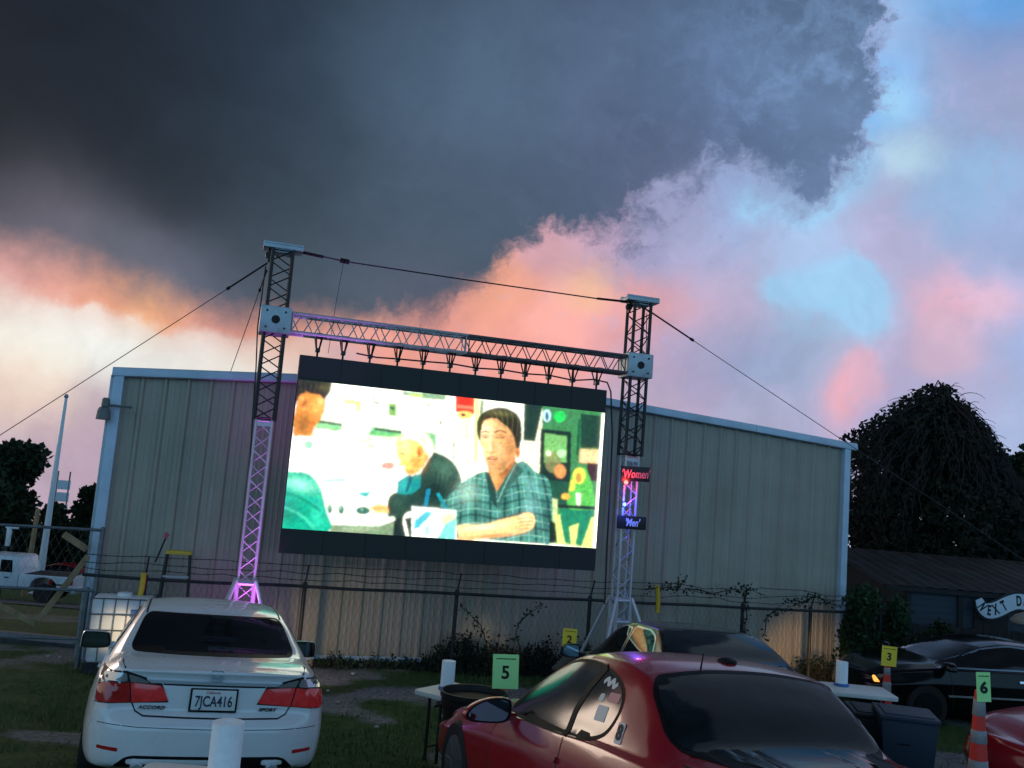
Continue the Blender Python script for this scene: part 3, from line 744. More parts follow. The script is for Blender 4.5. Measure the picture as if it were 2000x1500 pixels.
def build_red_coupe():
    M = car_frame(1.275, 5.95, -.35)
    t = thing('parked_car', 'dark red two-door coupe with stickers on its quarter window, nearest on the right', 'car', mw=M)
    st = [(-1.98, .32, .66, .78, .62, .56, .825, .845), (-1.85, .28, .76, .81, .73, .63, .865, .885), (-1.6, .24, .84, .845, .79, .66, .900, .922), (-1.3, .22, .875, .865, .815, .67, .920, .945), (-1.06, .20, .885, .875, .82, .665, .935, .962),
          (-.8, .19, .885, .885, .82, .64, 1.13, 1.165), (-.52, .19, .885, .885, .82, .615, 1.272, 1.325), (-.2, .19, .885, .875, .82, .60, 1.305, 1.365), (.2, .19, .885, .855, .82, .585, 1.295, 1.355),
          (.6, .19, .885, .835, .815, .59, 1.20, 1.27), (1.0, .19, .885, .815, .805, .665, .985, 1.04), (1.25, .19, .885, .80, .80, .70, .85, .89), (1.7, .19, .89, .745, .80, .64, .80, .84), (2.1, .19, .89, .685, .79, .58, .73, .775), (2.5, .20, .85, .59, .74, .52, .635, .67), (2.78, .22, .70, .47, .58, .42, .505, .525)]
    me, bvh = car_mesh(st, lambda z: -.03 * np.exp(-((z - .5) / .12) ** 2), lambda z: .05 * np.exp(-((z - .4) / .12) ** 2), wells=((-.98, .26, .36), (1.92, .235, .345)))
    link('body', me, 'red_paint', t)
    rw = round_poly([(-.68, .972), (-.3, .935), (.3, .935), (.70, .972), (.615, 1.262), (.25, 1.305), (-.25, 1.305), (-.60, 1.262)], [.1, .1, .1, .1, .1, .2, .2, .1])
    panel('rear_window', bvh, rw, 'B', .007, 'glass_soft', t, .03)
    panel('window_seal', bvh, grow(rw, .018), 'B', .0045, 'trim', t, .02)
    panel('windscreen', bvh, round_poly([(-.67, .90), (.67, .90), (.55, 1.27), (-.55, 1.27)], .06), 'F', .004, 'glass', t, .05)
    lower = [(1.12, .835), (.6, .845), (.2, .858), (-.2, .882)]
    for sd in ('L', 'R'):
        out = round_poly([(1.12, .838), (.6, .845), (.2, .858), (-.22, .885), (-.40, .935), (-.475, 1.03), (-.47, 1.125), (-.38, 1.195), (-.2, 1.245), (.05, 1.268), (.3, 1.262), (.52, 1.215), (.75, 1.115), (.98, .965)], .10)
        panel('window_seal', bvh, grow(out, .022), sd, .002, 'trim', t, .04)
        w = panel('side_window', bvh, out, sd, .004, 'glass_side', t, .03)
        pil = panel('door_pillar', bvh, ribbon([(.05, .846), (.035, 1.0), (-.02, 1.15), (-.10, 1.272)], .062), sd, .008, 'trim', t, .03)
        panel('door_handle', bvh, round_poly([(.02, .69), (.22, .68), (.22, .715), (.02, .725)], .015), sd, .022, 'red_paint', t, .03)
        panel('door_gap', bvh, ribbon([(.05, .30), (.02, .5), (.03, .72), (.05, .838)], .010), sd, .0015, 'gap', t, .04)
        panel('wing_gap', bvh, ribbon([(1.18, .30), (1.2, .55), (1.2, .70), (1.14, .815)], .010), sd, .0015, 'gap', t, .04)
        panel('sill_trim', bvh, [(-.6, .205), (1.5, .205), (1.5, .235), (-.6, .235)], sd, .004, 'trim', t, .06)
        panel('indicator_lamp', bvh, round_poly([(2.33, .50), (2.52, .47), (2.52, .51), (2.33, .545)], .02), sd, .010, 'red_lens_dark', t, .03)
    for sx in (1, -1):
        hl = panel('headlight', bvh, round_poly([(sx * .42, 2.35), (sx * .66, 2.25), (sx * .68, 2.46), (sx * .46, 2.58)], .08), 'T', .006, 'clear_lens', t, .04)
        panel('boot_gap', bvh, ribbon([(sx * .70, -1.12), (sx * .66, -1.5), (sx * .60, -1.9)], .010), 'T', .002, 'gap', t, .05)
    # stickers on the left quarter window and pillar
    panel('sticker', bvh, round_poly([(-.23, .985), (-.36, .99), (-.355, 1.075), (-.225, 1.07)], .01), 'L', .0065, 'sticker_white', t, .03)
    panel('sticker', bvh, round_poly([(-.30, 1.10), (-.43, 1.105), (-.43, 1.155), (-.30, 1.15)], .01), 'L', .0065, 'sticker_pink', t, .03)
    panel('sticker', bvh, round_poly([(-.19, 1.085), (-.255, 1.085), (-.25, 1.135), (-.195, 1.13)], .02), 'L', .0065, 'sticker_white', t, .03)
    panel('sticker', bvh, ribbon(smooth_path([(-.16, 1.19), (-.20, 1.215), (-.235, 1.185), (-.27, 1.215), (-.30, 1.18), (-.335, 1.20)], 4), .026), 'L', .0065, 'sticker_white', t, .02)
    h8 = bvh.ray_cast(Vector((-3, -.57, .97)), Vector((1, 0, 0)))
    ax = Vector((0, -1, 0)); nz = -h8[1] if h8[1].x > 0 else h8[1]; up = (Vector((0, 0, 1)) - nz * nz.z).normalized(); axx = up.cross(nz)
    bd = MB().prism(round_poly([(-.038, -.058), (.038, -.058), (.038, .058), (-.038, .058)], .012), .003, frame(h8[0] + nz * .001, axx, up, nz)).build('number_sticker', 'sticker_white', t)
    lettering('8', .115, 'black_ink', bd, frame(h8[0] + nz * .0065, axx, up, nz), bold=.004)
    # mirror in the driver's side, wide and pointed outboard
    side_mirror(t, (-1.00, .93, .85), 'red_paint', .27, .15, -1, [(-.165, -.035), (-.10, -.075), (.10, -.08), (.16, -.04), (.165, .05), (.12, .082), (.0, .075), (-.11, .03)])
    side_mirror(t, (1.00, .93, .84), 'red_paint', .30, .17, 1, [(-.16, -.04), (-.10, -.08), (.10, -.075), (.165, -.035), (.11, .03), (.0, .075), (-.12, .082), (-.165, .05)])
    # roof: stub aerial and dark oval antenna base
    h = bvh.ray_cast(Vector((-.22, -.50, 3)), Vector((0, 0, -1)))[0]
    MB().tube([h, h + Vector((-.004, -.03, .09))], .006, 8, r2=.003).build('aerial', 'trim', t, smooth=True)
    h = bvh.ray_cast(Vector((.08, -.32, 3)), Vector((0, 0, -1)))[0]
    MB().lathe([(.062, -.004), (.058, .012), (.035, .024), (.001, .028)], 20, 'Z', h).build('antenna_base', 'trim', t, smooth=True)
    for x in (.80, -.80):
        for y in (-.98, 1.92): wheel(t, x, y, .30, .315)
    return t, M

def build_dark_saloon():
    M = car_frame(2.03, 10.53, -.225)
    t = thing('parked_car', 'dark saloon parked beyond the red coupe, its front side window reflecting the screen', 'car', mw=M)
    st = [(-2.3, .32, .70, .86, .64, .58, .955, .975), (-2.1, .27, .82, .88, .77, .66, .995, 1.015), (-1.8, .23, .875, .905, .80, .68, 1.03, 1.055), (-1.58, .2, .885, .92, .82, .68, 1.05, 1.085), (-1.2, .19, .885, .93, .825, .615, 1.225, 1.265), (-.9, .19, .885, .935, .82, .565, 1.325, 1.375),
          (-.3, .19, .885, .93, .82, .56, 1.345, 1.402), (.1, .19, .885, .925, .82, .57, 1.29, 1.355), (.5, .19, .885, .91, .815, .65, 1.06, 1.13), (.8, .19, .885, .89, .81, .70, .935, .99), (1.5, .2, .88, .81, .79, .65, .86, .90), (2.1, .22, .80, .67, .68, .52, .72, .75), (2.35, .24, .66, .56, .54, .42, .60, .62)]
    me, bvh = car_mesh(st, lambda z: 0 * z, lambda z: .04 * np.exp(-((z - .4) / .12) ** 2), wells=((-1.45, .29, .345), (1.35, .29, .345)))
    link('body', me, 'navy_paint', t)
    rw = round_poly([(-.66, 1.075), (.66, 1.075), (.53, 1.345), (-.53, 1.345)], .07)
    panel('rear_window', bvh, rw, 'B', .004, 'glass_soft', t, .03); panel('window_seal', bvh, grow(rw, .015), 'B', .0018, 'trim', t, .04)
    panel('windscreen', bvh, round_poly([(-.68, 1.0), (.68, 1.0), (.55, 1.31), (-.55, 1.31)], .05), 'F', .004, 'glass', t, .05)
    for sd in ('L', 'R'):
        fw = round_poly([(.74, .925), (.0, .955), (-.40, .968), (-.33, 1.30), (-.10, 1.32), (.12, 1.265), (.45, 1.10)], [.03, .02, .02, .04, .06, .06, .04])
        bw = round_poly([(-.47, .97), (-1.10, .99), (-1.22, 1.06), (-1.02, 1.26), (-.80, 1.315), (-.40, 1.325)], [.02, .03, .05, .08, .05, .03])
        for p in (fw, bw): panel('window_frame', bvh, grow(p, .018), sd, .0018, 'chrome', t, .04)
        panel('side_window', bvh, fw, sd, .004, 'glass', t, .035); panel('rear_side_window', bvh, bw, sd, .004, 'glass', t, .035)
        panel('door_gap', bvh, ribbon([(-.44, .3), (-.44, .95)], .010), sd, .0015, 'gap', t, .05)
        panel('headlight', bvh, round_poly([(1.9, .62), (2.25, .56), (2.25, .64), (1.95, .72)], .03), sd, .006, 'clear_lens', t, .04)
        panel('tail_lamp', bvh, round_poly([(-2.2, .70), (-1.98, .72), (-1.98, .86), (-2.18, .85)], .03), sd, .006, 'red_lens_dark', t, .04)
    for sx in (1, -1): side_mirror(t, (sx * .97, .66, .955), 'navy_paint', .22, .15, sx)
    for x in (.80, -.80):
        for y in (-1.45, 1.35): wheel(t, x, y, .31, .32)
    return t, M

def side_car_parts(t, st, paint, wells, label=None):
    me, bvh = car_mesh(st, lambda z: 0 * z, lambda z: .05 * np.exp(-((z - .42) / .12) ** 2), wells=wells)
    link('body', me, paint, t)
    return bvh
SIDE_ST = [(-2.3, .30, .68, .80, .62, .56, .875, .89), (-2.1, .26, .80, .83, .75, .64, .905, .92), (-1.7, .22, .87, .86, .79, .66, .93, .95), (-1.35, .2, .885, .875, .82, .64, 1.0, 1.03), (-.95, .19, .885, .88, .82, .58, 1.155, 1.20), (-.5, .19, .885, .88, .82, .565, 1.215, 1.272), (-.1, .19, .885, .877, .82, .565, 1.225, 1.285),
           (.35, .19, .885, .87, .82, .585, 1.16, 1.225), (.75, .19, .885, .865, .815, .63, 1.03, 1.09), (1.08, .19, .885, .855, .81, .70, .905, .955), (1.5, .2, .88, .81, .79, .65, .865, .90), (1.85, .22, .82, .75, .72, .56, .80, .83), (2.05, .24, .66, .66, .56, .44, .70, .72)]
def build_black_coupe():
    M = car_frame(7.12, 13.7, -1.66, .0, PLAT - .06) @ Matrix.Scale(.92, 4)
    t = thing('parked_car', 'black car facing left in the far right corner, green reflections along its side', 'car', mw=M)
    bvh = side_car_parts(t, SIDE_ST, 'black_paint', ((-1.35, .29, .345), (1.32, .29, .345)))
    for sd in ('L', 'R'):
        w = round_poly([(1.12, .895), (.3, .905), (-.7, .92), (-1.0, .945), (-1.16, .995), (-.98, 1.09), (-.6, 1.185), (-.1, 1.215), (.3, 1.16), (.72, 1.025)], [.03, .05, .05, .05, .05, .1, .1, .1, .1, .05])
        panel('window_frame', bvh, grow(w, .022), sd, .0018, 'badge', t, .05)
        g = panel('side_window', bvh, w, sd, .004, 'glass', t, .035)
        panel('door_pillar', bvh, ribbon([(-.42, .90), (-.50, 1.2)], .05), sd, .007, 'trim', g, .04)
        panel('door_gap', bvh, ribbon([(-.42, .3), (-.42, .87)], .010), sd, .0015, 'gap', t, .05)
        panel('door_gap', bvh, ribbon([(.92, .3), (.95, .84)], .010), sd, .0015, 'gap', t, .05)
        panel('door_handle', bvh, round_poly([(-.32, .735), (-.12, .73), (-.12, .76), (-.32, .765)], .012), sd, .025, 'chrome', t, .03)
        panel('side_moulding', bvh, [(-1.0, .50), (1.0, .48), (1.0, .505), (-1.0, .525)], sd, .010, 'chrome', t, .06)
        panel('headlight', bvh, round_poly([(1.62, .66), (1.95, .63), (1.98, .70), (1.7, .765)], .03), sd, .008, 'glass', t, .03)
        mk = panel('marker_lamp', bvh, round_poly([(1.97, .60), (2.03, .59), (2.03, .67), (2.0, .68)], .015), sd, .010, 'amber', t, .03)
    panel('rear_window', bvh, round_poly([(-.63, .97), (.63, .97), (.54, 1.20), (-.54, 1.20)], .06), 'B', .004, 'glass', t, .04)
    panel('windscreen', bvh, round_poly([(-.67, .96), (.67, .96), (.57, 1.19), (-.57, 1.19)], .05), 'F', .004, 'glass', t, .05)
    for sx in (1, -1): side_mirror(t, (sx * .97, 1.0, .92), 'black_paint', .2, .13, sx)
    for x in (.80, -.80):
        for y in (-1.35, 1.32): wheel(t, x, y, .31, .32, rim='shaded_rim')
    return t, M
def build_near_red_car():
    M = car_frame(7.02, 9.1, -1.60, .0, -.83)
    t = thing('parked_car', 'red car cut off by the lower right corner, only its front wing in view', 'car', mw=M)
    bvh = side_car_parts(t, SIDE_ST, 'red_paint', ((-1.35, .29, .345), (1.32, .29, .345)))
    for sd in ('L', 'R'):
        w = round_poly([(1.12, .895), (.3, .905), (-.7, .92), (-1.0, .945), (-1.16, .995), (-.98, 1.09), (-.6, 1.185), (-.1, 1.215), (.3, 1.16), (.72, 1.025)], .05)
        panel('side_window', bvh, w, sd, .004, 'glass', t, .05)
        panel('headlight', bvh, round_poly([(1.62, .64), (2.0, .60), (2.02, .68), (1.72, .765)], .03), sd, .010, 'clear_lens', t, .03)
        panel('bumper_strip', bvh, ribbon([(1.6, .44), (2.1, .42)], .02), sd, .004, 'trim', t, .04)
    panel('windscreen', bvh, round_poly([(-.67, .96), (.67, .96), (.57, 1.19), (-.57, 1.19)], .05), 'F', .004, 'glass', t, .05)
    for sx in (1, -1): side_mirror(t, (sx * .97, 1.0, .92), 'red_paint', .2, .13, sx)
    for x in (.80, -.80):
        for y in (-1.35, 1.32): wheel(t, x, y, .31, .32)
    return t, M
MT['silver'] = mat('bright_silver_trim', (.62, .68, .74), .25, metal=.25)
MT['amber'] = mat('amber_lamp', (.5, .16, .02), .2, emit=(1.0, .32, .06), estr=2.0)
white_car, WM = build_white_sedan()
red_car, RM = build_red_coupe()
dark_car, DM = build_dark_saloon()
black_car, BM_ = build_black_coupe()
near_red, NM = build_near_red_car()

# ------------------------------------------------------------------ ground sheet
def build_ground():
    def axis(lo, a, b, hi, fine):
        mid = np.arange(a, b + 1e-6, fine)
        l = a - np.geomspace(fine, a - lo, 26)[::-1]; r = b + np.geomspace(fine, hi - b, 26)
        return np.concatenate([l, mid, r])
    xs = axis(-420, -8.5, 8.5, 420, .09); ys = axis(-60, 2.0, 17.0, 700, .09)
    X, Y = np.meshgrid(xs, ys)
    Z = gh(X, Y)
    near = sst(Y, -1, 1) * (1 - sst(Y, 22, 40))
    Z = Z + near * ((fbm(X * .9, Y * .9, 4) - .47) * .09 + (fbm(X * 5, Y * 5, 3) - .44) * .03)
    Z -= .02
    dirt = fbm(X * .55 + 3, Y * .9, 5)
    dirt = sst(dirt, .49, .61) * near
    n, m = len(ys), len(xs)
    idx = np.arange(n * m).reshape(n, m)
    F = np.stack([idx[:-1, :-1], idx[:-1, 1:], idx[1:, 1:], idx[1:, :-1]], -1).reshape(-1, 4)
    me = bpy.data.meshes.new('ground')
    me.from_pydata(np.stack([X, Y, Z], -1).reshape(-1, 3).tolist(), [], F.tolist()); me.update()
    at = me.attributes.new('dirt', 'FLOAT', 'POINT'); at.data.foreach_set('value', dirt.reshape(-1).astype(np.float32))
    me.polygons.foreach_set('use_smooth', [True] * len(me.polygons))
    m_ = bpy.data.materials.new('turf_and_dirt'); m_.use_nodes = True
    nt = m_.node_tree; N, L = nt.nodes, nt.links; p = N['Principled BSDF']; p.inputs['Roughness'].default_value = .95; p.inputs['Specular IOR Level'].default_value = .2
    tc = N.new('ShaderNodeTexCoord')
    n1 = N.new('ShaderNodeTexNoise'); n1.inputs['Scale'].default_value = 7; n1.inputs['Detail'].default_value = 8; n1.inputs['Roughness'].default_value = .7; L.new(tc.outputs['Object'], n1.inputs[0])
    r1 = N.new('ShaderNodeValToRGB'); e = r1.color_ramp.elements; e[0].position = .3; e[0].color = (.022, .056, .016, 1); e[1].position = .72; e[1].color = (.075, .130, .036, 1); L.new(n1.outputs[0], r1.inputs[0])
    n2 = N.new('ShaderNodeTexNoise'); n2.inputs['Scale'].default_value = 16; n2.inputs['Detail'].default_value = 8; n2.inputs['Roughness'].default_value = .7; L.new(tc.outputs['Object'], n2.inputs[0])
    r2 = N.new('ShaderNodeValToRGB'); e = r2.color_ramp.elements; e[0].position = .3; e[0].color = (.085, .09, .088, 1); e[1].position = .75; e[1].color = (.30, .33, .35, 1); L.new(n2.outputs[0], r2.inputs[0])
    a = N.new('ShaderNodeAttribute'); a.attribute_name = 'dirt'
    ad = N.new('ShaderNodeMath'); ad.operation = 'MULTIPLY_ADD'; L.new(n2.outputs[0], ad.inputs[0]); ad.inputs[1].default_value = 1.6; ad.inputs[2].default_value = -.8
    sm = N.new('ShaderNodeMath'); sm.operation = 'ADD'; sm.use_clamp = True; L.new(a.outputs['Fac'], sm.inputs[0]); L.new(ad.outputs[0], sm.inputs[1])
    ml = N.new('ShaderNodeMath'); ml.operation = 'MULTIPLY'; L.new(sm.outputs[0], ml.inputs[0]); L.new(a.outputs['Fac'], ml.inputs[1])
    mx = N.new('ShaderNodeMix'); mx.data_type = 'RGBA'; L.new(ml.outputs[0], mx.inputs[0]); L.new(r1.outputs[0], mx.inputs[6]); L.new(r2.outputs[0], mx.inputs[7]); L.new(mx.outputs[2], p.inputs['Base Color'])
    b = N.new('ShaderNodeBump'); b.inputs['Strength'].default_value = .7; b.inputs['Distance'].default_value = .03; L.new(n2.outputs[0], b.inputs['Height']); L.new(b.outputs[0], p.inputs['Normal'])
    o = link('ground', me, m_); tag(o, kind='structure')
    # grass blades
    rs = np.random.RandomState(5); NB = 60000
    bx = rs.uniform(-5.5, 7.5, NB); by = 1.8 + 13.5 * rs.rand(NB) ** .8
    dd = sst(fbm(bx * .55 + 3, by * .9, 5), .49, .61)
    keep = (rs.rand(NB) > dd * .9) & (fbm(bx * 2.2, by * 2.2, 3) > .30); bx, by = bx[keep], by[keep]; n = len(bx)
    zz = gh(bx, by) + (fbm(bx * .9, by * .9, 4) - .47) * .09 + (fbm(bx * 5, by * 5, 3) - .44) * .03 - .03
    hgt = rs.uniform(.03, .085, n) * (.6 + fbm(bx * 1.1, by * 1.1, 3)); an = rs.uniform(0, 2 * np.pi, n); w = rs.uniform(.004, .009, n)
    lean = rs.uniform(0, .06, n); la = rs.uniform(0, 2 * np.pi, n)
    V = np.zeros((n, 3, 3)); V[:, 0] = np.stack([bx - w * np.cos(an), by - w * np.sin(an), zz], 1); V[:, 1] = np.stack([bx + w * np.cos(an), by + w * np.sin(an), zz], 1)
    V[:, 2] = np.stack([bx + lean * np.cos(la), by + lean * np.sin(la), zz + hgt], 1)
    me = bpy.data.meshes.new('grass'); me.from_pydata(V.reshape(-1, 3).tolist(), [], np.arange(3 * n).reshape(n, 3).tolist())
    tag(link('grass', me, 'grass'), 'short patchy grass growing on the parking lot', 'grass', kind='stuff')
    # road beyond the fence on the left: a strip lying on the falling ground
    rb = MB(); rows = []
    for k in range(13):
        y = 31.5 + k * .75; r = []
        for x in np.linspace(-60, -9, 18): r.append((x, y, g1(x, y) + .012))
        rows.append(r)
    nn = 18; rb.add([v for r in rows for v in r], [(i * nn + j, i * nn + j + 1, (i + 1) * nn + j + 1, (i + 1) * nn + j) for i in range(12) for j in range(17)])
    tag(rb.build('road', 'asphalt'), kind='structure')
    return o
ground = build_ground()

# ------------------------------------------------------------------ metal building
BA = Vector((-5.525, 12.727, -.80)); ANG = .285; BE = Vector((math.cos(ANG), math.sin(ANG), 0)); BN = Vector((BE.y, -BE.x, 0)); BL = 12.0
BMX = frame(BA, BE, -BN, Vector((0, 0, 1)))        # local: x along the wall, y into the building, z up
def wall_px(px, py, off):
    """photo pixel -> (s, z) on the plane `off` metres in front of the wall, z measured from the wall base"""
    w = on_plane(px, py, BA + BN * off, BN); return (w - BA).dot(BE), w.z - BA.z
def wp(s, off, z): return BA + BE * s + BN * off + Vector((0, 0, z))
def build_building():
    t = thing('metal_building', 'tan corrugated metal building with pale blue corner trim behind the screen', 'building', mw=BMX)
    eL, eR = 3.88, 3.93; ridge_s, ridge = 6.0, 4.30; D = 16.0
    def top(s): return eL + (ridge - eL) * s / ridge_s if s < ridge_s else ridge + (eR - ridge) * (s - ridge_s) / (BL - ridge_s)
    # front wall: ribbed sheet, a raised trapezoid rib every 0.3 m and two faint stiffening beads between
    prof = []; s = .0; pitch = .3048
    while s < BL - .01:
        e = min(pitch, BL - s)
        for ds, dy in ((.0, 0), (.030, -.032), (.062, -.032), (.092, 0), (.150, 0), (.158, -.005), (.176, -.005), (.184, 0), (.222, 0), (.230, -.005), (.248, -.005), (.256, 0)):
            if ds <= e: prof.append((s + ds, dy))
        s += pitch
    prof.append((BL, 0))
    vs = []; n = len(prof); zz = [-.25, .02, 1.0, 2.0, 3.0]
    for z in zz: vs += [(a, b, z) for a, b in prof]
    vs += [(a, b, top(a) - .02) for a, b in prof]
    rows = len(zz) + 1
    mb = MB(); mb.add(vs, [(r * n + i, r * n + i + 1, (r + 1) * n + i + 1, (r + 1) * n + i) for r in range(rows - 1) for i in range(n - 1)])
    w = mb.build('wall', 'sheet', t)
    sb = MB()
    for x, sgn in ((0, -1), (BL, 1)): sb.add([(x, 0, -.6), (x, D, -.6), (x, D, top(x) - .02), (x, 0, top(x) - .02)], [(0, 1, 2, 3)])
    sb.add([(0, D, -.6), (BL, D, -.6), (BL, D, eR - .02), (ridge_s, D, ridge - .02), (0, D, eL - .02)], [(0, 1, 2, 3, 4)])
    sb.build('side_wall', 'sheet', t)
    # roof sheets
    rf = MB()
    for a, b in ((-.045, ridge_s), (ridge_s, BL + .12)):
        za = top(max(0, a)) - (.05 if a < 0 else 0); zb = top(min(BL, b)) - (.05 if b > BL else 0)
        rf.add([(a, -.10, za + .02), (b, -.10, zb + .02), (b, D + .1, zb + .02), (a, D + .1, za + .02), (a, -.10, za - .03), (b, -.10, zb - .03), (b, D + .1, zb - .03), (a, D + .1, za - .03)],
               [(0, 1, 2, 3), (7, 6, 5, 4), (0, 4, 5, 1), (2, 6, 7, 3), (0, 3, 7, 4), (1, 5, 6, 2)])
    rf.build('roof', 'roof', t)
    # rake trim along the front gable, in lengths with lap joints
    for a, b in ((-.05, 3.0), (3.004, ridge_s), (ridge_s + .004, 10.1), (10.104, BL + .14)):
        za = top(max(0, min(BL, a))); zb = top(max(0, min(BL, b)))
        if a < 0: za -= .02
        if b > BL: zb -= .02
        m = MB(); y0, y1 = -.125, -.062
        m.add([(a, y0, za - .085), (b, y0, zb - .085), (b, y0 + .01, zb + .030), (a, y0 + .01, za + .030), (a, y1, za - .10), (b, y1, zb - .10), (b, y1, zb + .042), (a, y1, za + .042)],
              [(0, 1, 2, 3), (7, 6, 5, 4), (0, 4, 5, 1), (3, 2, 6, 7), (0, 3, 7, 4), (1, 5, 6, 2)])
        m.build('roof_trim', 'trim_blue', t, bevel=.008)
    # corner trims and a downpipe at the left corner
    MB().box((.045, -.045, 1.72), (.135, .13, 4.16)).build('corner_trim', 'trim_blue', t, bevel=.01)
    MB().box((BL - .05, -.045, 1.74), (.12, .13, 4.20)).build('corner_trim', 'trim_blue', t, bevel=.01)
    MB().box((-.046, -.01, 1.72), (.046, .07, 4.14)).box((-.048, -.012, 3.2), (.056, .085, .03)).box((-.048, -.012, 1.4), (.056, .085, .03)).build('downpipe', 'grey_steel', t, bevel=.006)
    MB().box((BL / 2, -.035, .03), (BL - .3, .02, .07)).build('base_trim', 'trim_blue', t)
    return t
building = build_building()

# barn lamp on the corner
def build_wall_lamp():
    p = on_plane(208, 797, BA + BN * .25, BN)
    t = thing('wall_lamp', 'small grey barn lamp on an arm at the left corner of the metal building', 'lamp', mw=Matrix.Translation(p))
    MB().tube([(.02, .02, .04), (.10, .05, .045), (.30, .12, .045)], .018, 8).build('arm', 'lamp_grey', t, smooth=True)
    MB().lathe([(.035, .12), (.05, .10), (.055, .0), (.02, -.01)], 14, 'Z', (-.02, 0, .02)).build('photocell', 'lamp_grey', t, smooth=True)
    MB().lathe([(.03, .02), (.07, .0), (.085, -.04), (.095, -.16), (.088, -.16), (.075, -.04), (.02, -.01)], 18, 'Z', (-.03, 0, 0)).build('lamp_shade', 'lamp_grey', t, smooth=True)
    return t
build_wall_lamp()

# ------------------------------------------------------------------ truss goal post
OFF = 1.3
def lattice(mb_ch, mb_br, o, ax, ay, az, size, length, pitch, rc, rb, phase=0):
    """box truss from o along az: four chords, zig-zag braces on four faces"""
    c = [o + ax * (sx * size / 2) + ay * (sy * size / 2) for sx, sy in ((-1, -1), (1, -1), (1, 1), (-1, 1))]
    for p in c: mb_ch.tube([p, p + az * length], rc, 8)
    n = max(1, round(length / pitch)); st = length / n
    for k in range(4):
        a, b = c[k], c[(k + 1) % 4]
        for i in range(n):
            p, q = (a, b) if (i + k + phase) % 2 == 0 else (b, a)
            mb_br.tube([p + az * (i * st + .01), q + az * ((i + 1) * st - .01)], rb, 5, cap=False)
        for h in (0.02, length - .02): mb_br.tube([a + az * h, b + az * h], rb * 1.2, 5, cap=False)
sL, _ = wall_px(545, 560, OFF); sR, _ = wall_px(1245, 660, OFF)
zcapL = wall_px(553, 484, OFF)[1]; zcapR = wall_px(1249, 586, OFF)[1]
zblkL = wall_px(537, 628, OFF)[1]; zblkR = wall_px(1241, 716, OFF)[1]
zsplL = wall_px(512, 820, OFF)[1]; zsplR = wall_px(1224, 890, OFF)[1]
def build_tower(s, zcap, zblk, zspl, label, zfoot):
    X, Y, Z = BE, -BN, Vector((0, 0, 1))
    base = wp(s, OFF, 0); base.z = g1(base.x, base.y) - .005
    t = thing('truss_tower', label, 'truss tower', mw=frame(base, X, Y, Z))
    dz = base.z - BA.z
    o = lambda z: Vector((0, 0, z - dz)); x, y, z3 = Vector((1, 0, 0)), Vector((0, 1, 0)), Vector((0, 0, 1))
    zc, zb, zs = zcap - dz, zblk - dz, zspl - dz
    ch, br = MB(), MB(); lattice(ch, br, Vector((0, 0, zs)), x, y, z3, .26, zc - zs - .05, .17, .026, .009)
    u = ch.build('upper_mast', 'black_steel', t, smooth=True); br.build('bracing', 'black_steel', u, smooth=True)
    ch, br = MB(), MB(); lattice(ch, br, Vector((0, 0, .25)), x, y, z3, .20, zs - .25 + .0, .19, .018, .009)
    ch.box((0, -.10, zs - .06), (.235, .012, .05))
    l = ch.build('lower_mast', 'alu', t, smooth=True); br.build('bracing', 'alu', l, smooth=True)
    # base: square frame, four raking outriggers
    b = MB()
    for sx in (-1, 1):
        for sy in (-1, 1): b.tube([(sx * .11, sy * .11, .02), (sx * .11, sy * .11, zfoot)], .03, 8)
    for zz in (.03, zfoot - .32, zfoot - .02):
        for sx in (-1, 1): b.tube([(sx * .11, -.11, zz), (sx * .11, .11, zz)], .026, 8); b.tube([(-.11, sx * .11, zz), (.11, sx * .11, zz)], .026, 8)
    b.box((0, 0, .012), (.5, .5, .024)); b.build('base_frame', 'alu', t, smooth=True)
    for sx, sy in ((-1, -1), (1, -1), (1, 1), (-1, 1)):
        g = MB().tube([(sx * .12, sy * .12, zfoot + .02), (sx * .52, sy * .52, .05)], .024, 8); g.lathe([(.06, 0), (.06, .02), (.02, .04), (.02, .07)], 12, 'Z', (sx * .52, sy * .52, 0)); g.build('outrigger', 'alu', t, smooth=True)
    # sleeve block the beam hangs on
    sb = MB().box((0, 0, zb), (.40, .38, .36)); k = sb.build('sleeve_block', 'grey_steel', t, bevel=.015)
    pl = MB()
    ho = 20; R1, R0 = .165, .055
    MB().lathe([(.055, -.2005), (.055, -.191), (.04, -.1905), (.001, -.1903)], 20, 'Y', (0, 0, zb)).build('sleeve_hole', 'gap', k, smooth=True)
    for sx in (-1, 1):
        for sz in (-1, 1): MB().lathe([(.014, -.205), (.014, -.189), (.001, -.1885)], 8, 'Y', (sx * .12, 0, zb + sz * .11)).build('bolt', 'dark_steel', k)
    # head plate
    MB().box((0, 0, zc - .02), (.52, .30, .055)).box((0, -.12, zc + .022), (.52, .05, .03)).box((0, .12, zc + .022), (.52, .05, .03)).box((0, 0, zc - .07), (.28, .26, .05)).build('head_plate', 'grey_steel', t, bevel=.008)
    MB().lathe([(.05, -.02), (.055, 0), (.05, .02)], 14, 'Y', (-.17, 0, zc - .13)).box((-.17, 0, zc - .12), (.03, .08, .2)).build('pulley', 'black_steel', t, smooth=True)
    return t, base, dz
towerL, baseL, dzL = build_tower(sL, zcapL, zblkL, zsplL, 'truss tower left of the screen, its lower half lit magenta', wall_px(465, 1124, OFF)[1])
towerR, baseR, dzR = build_tower(sR, zcapR, zblkR, zsplR, 'truss tower right of the screen, carrying the two restroom signs', wall_px(1213, 1160, OFF)[1])

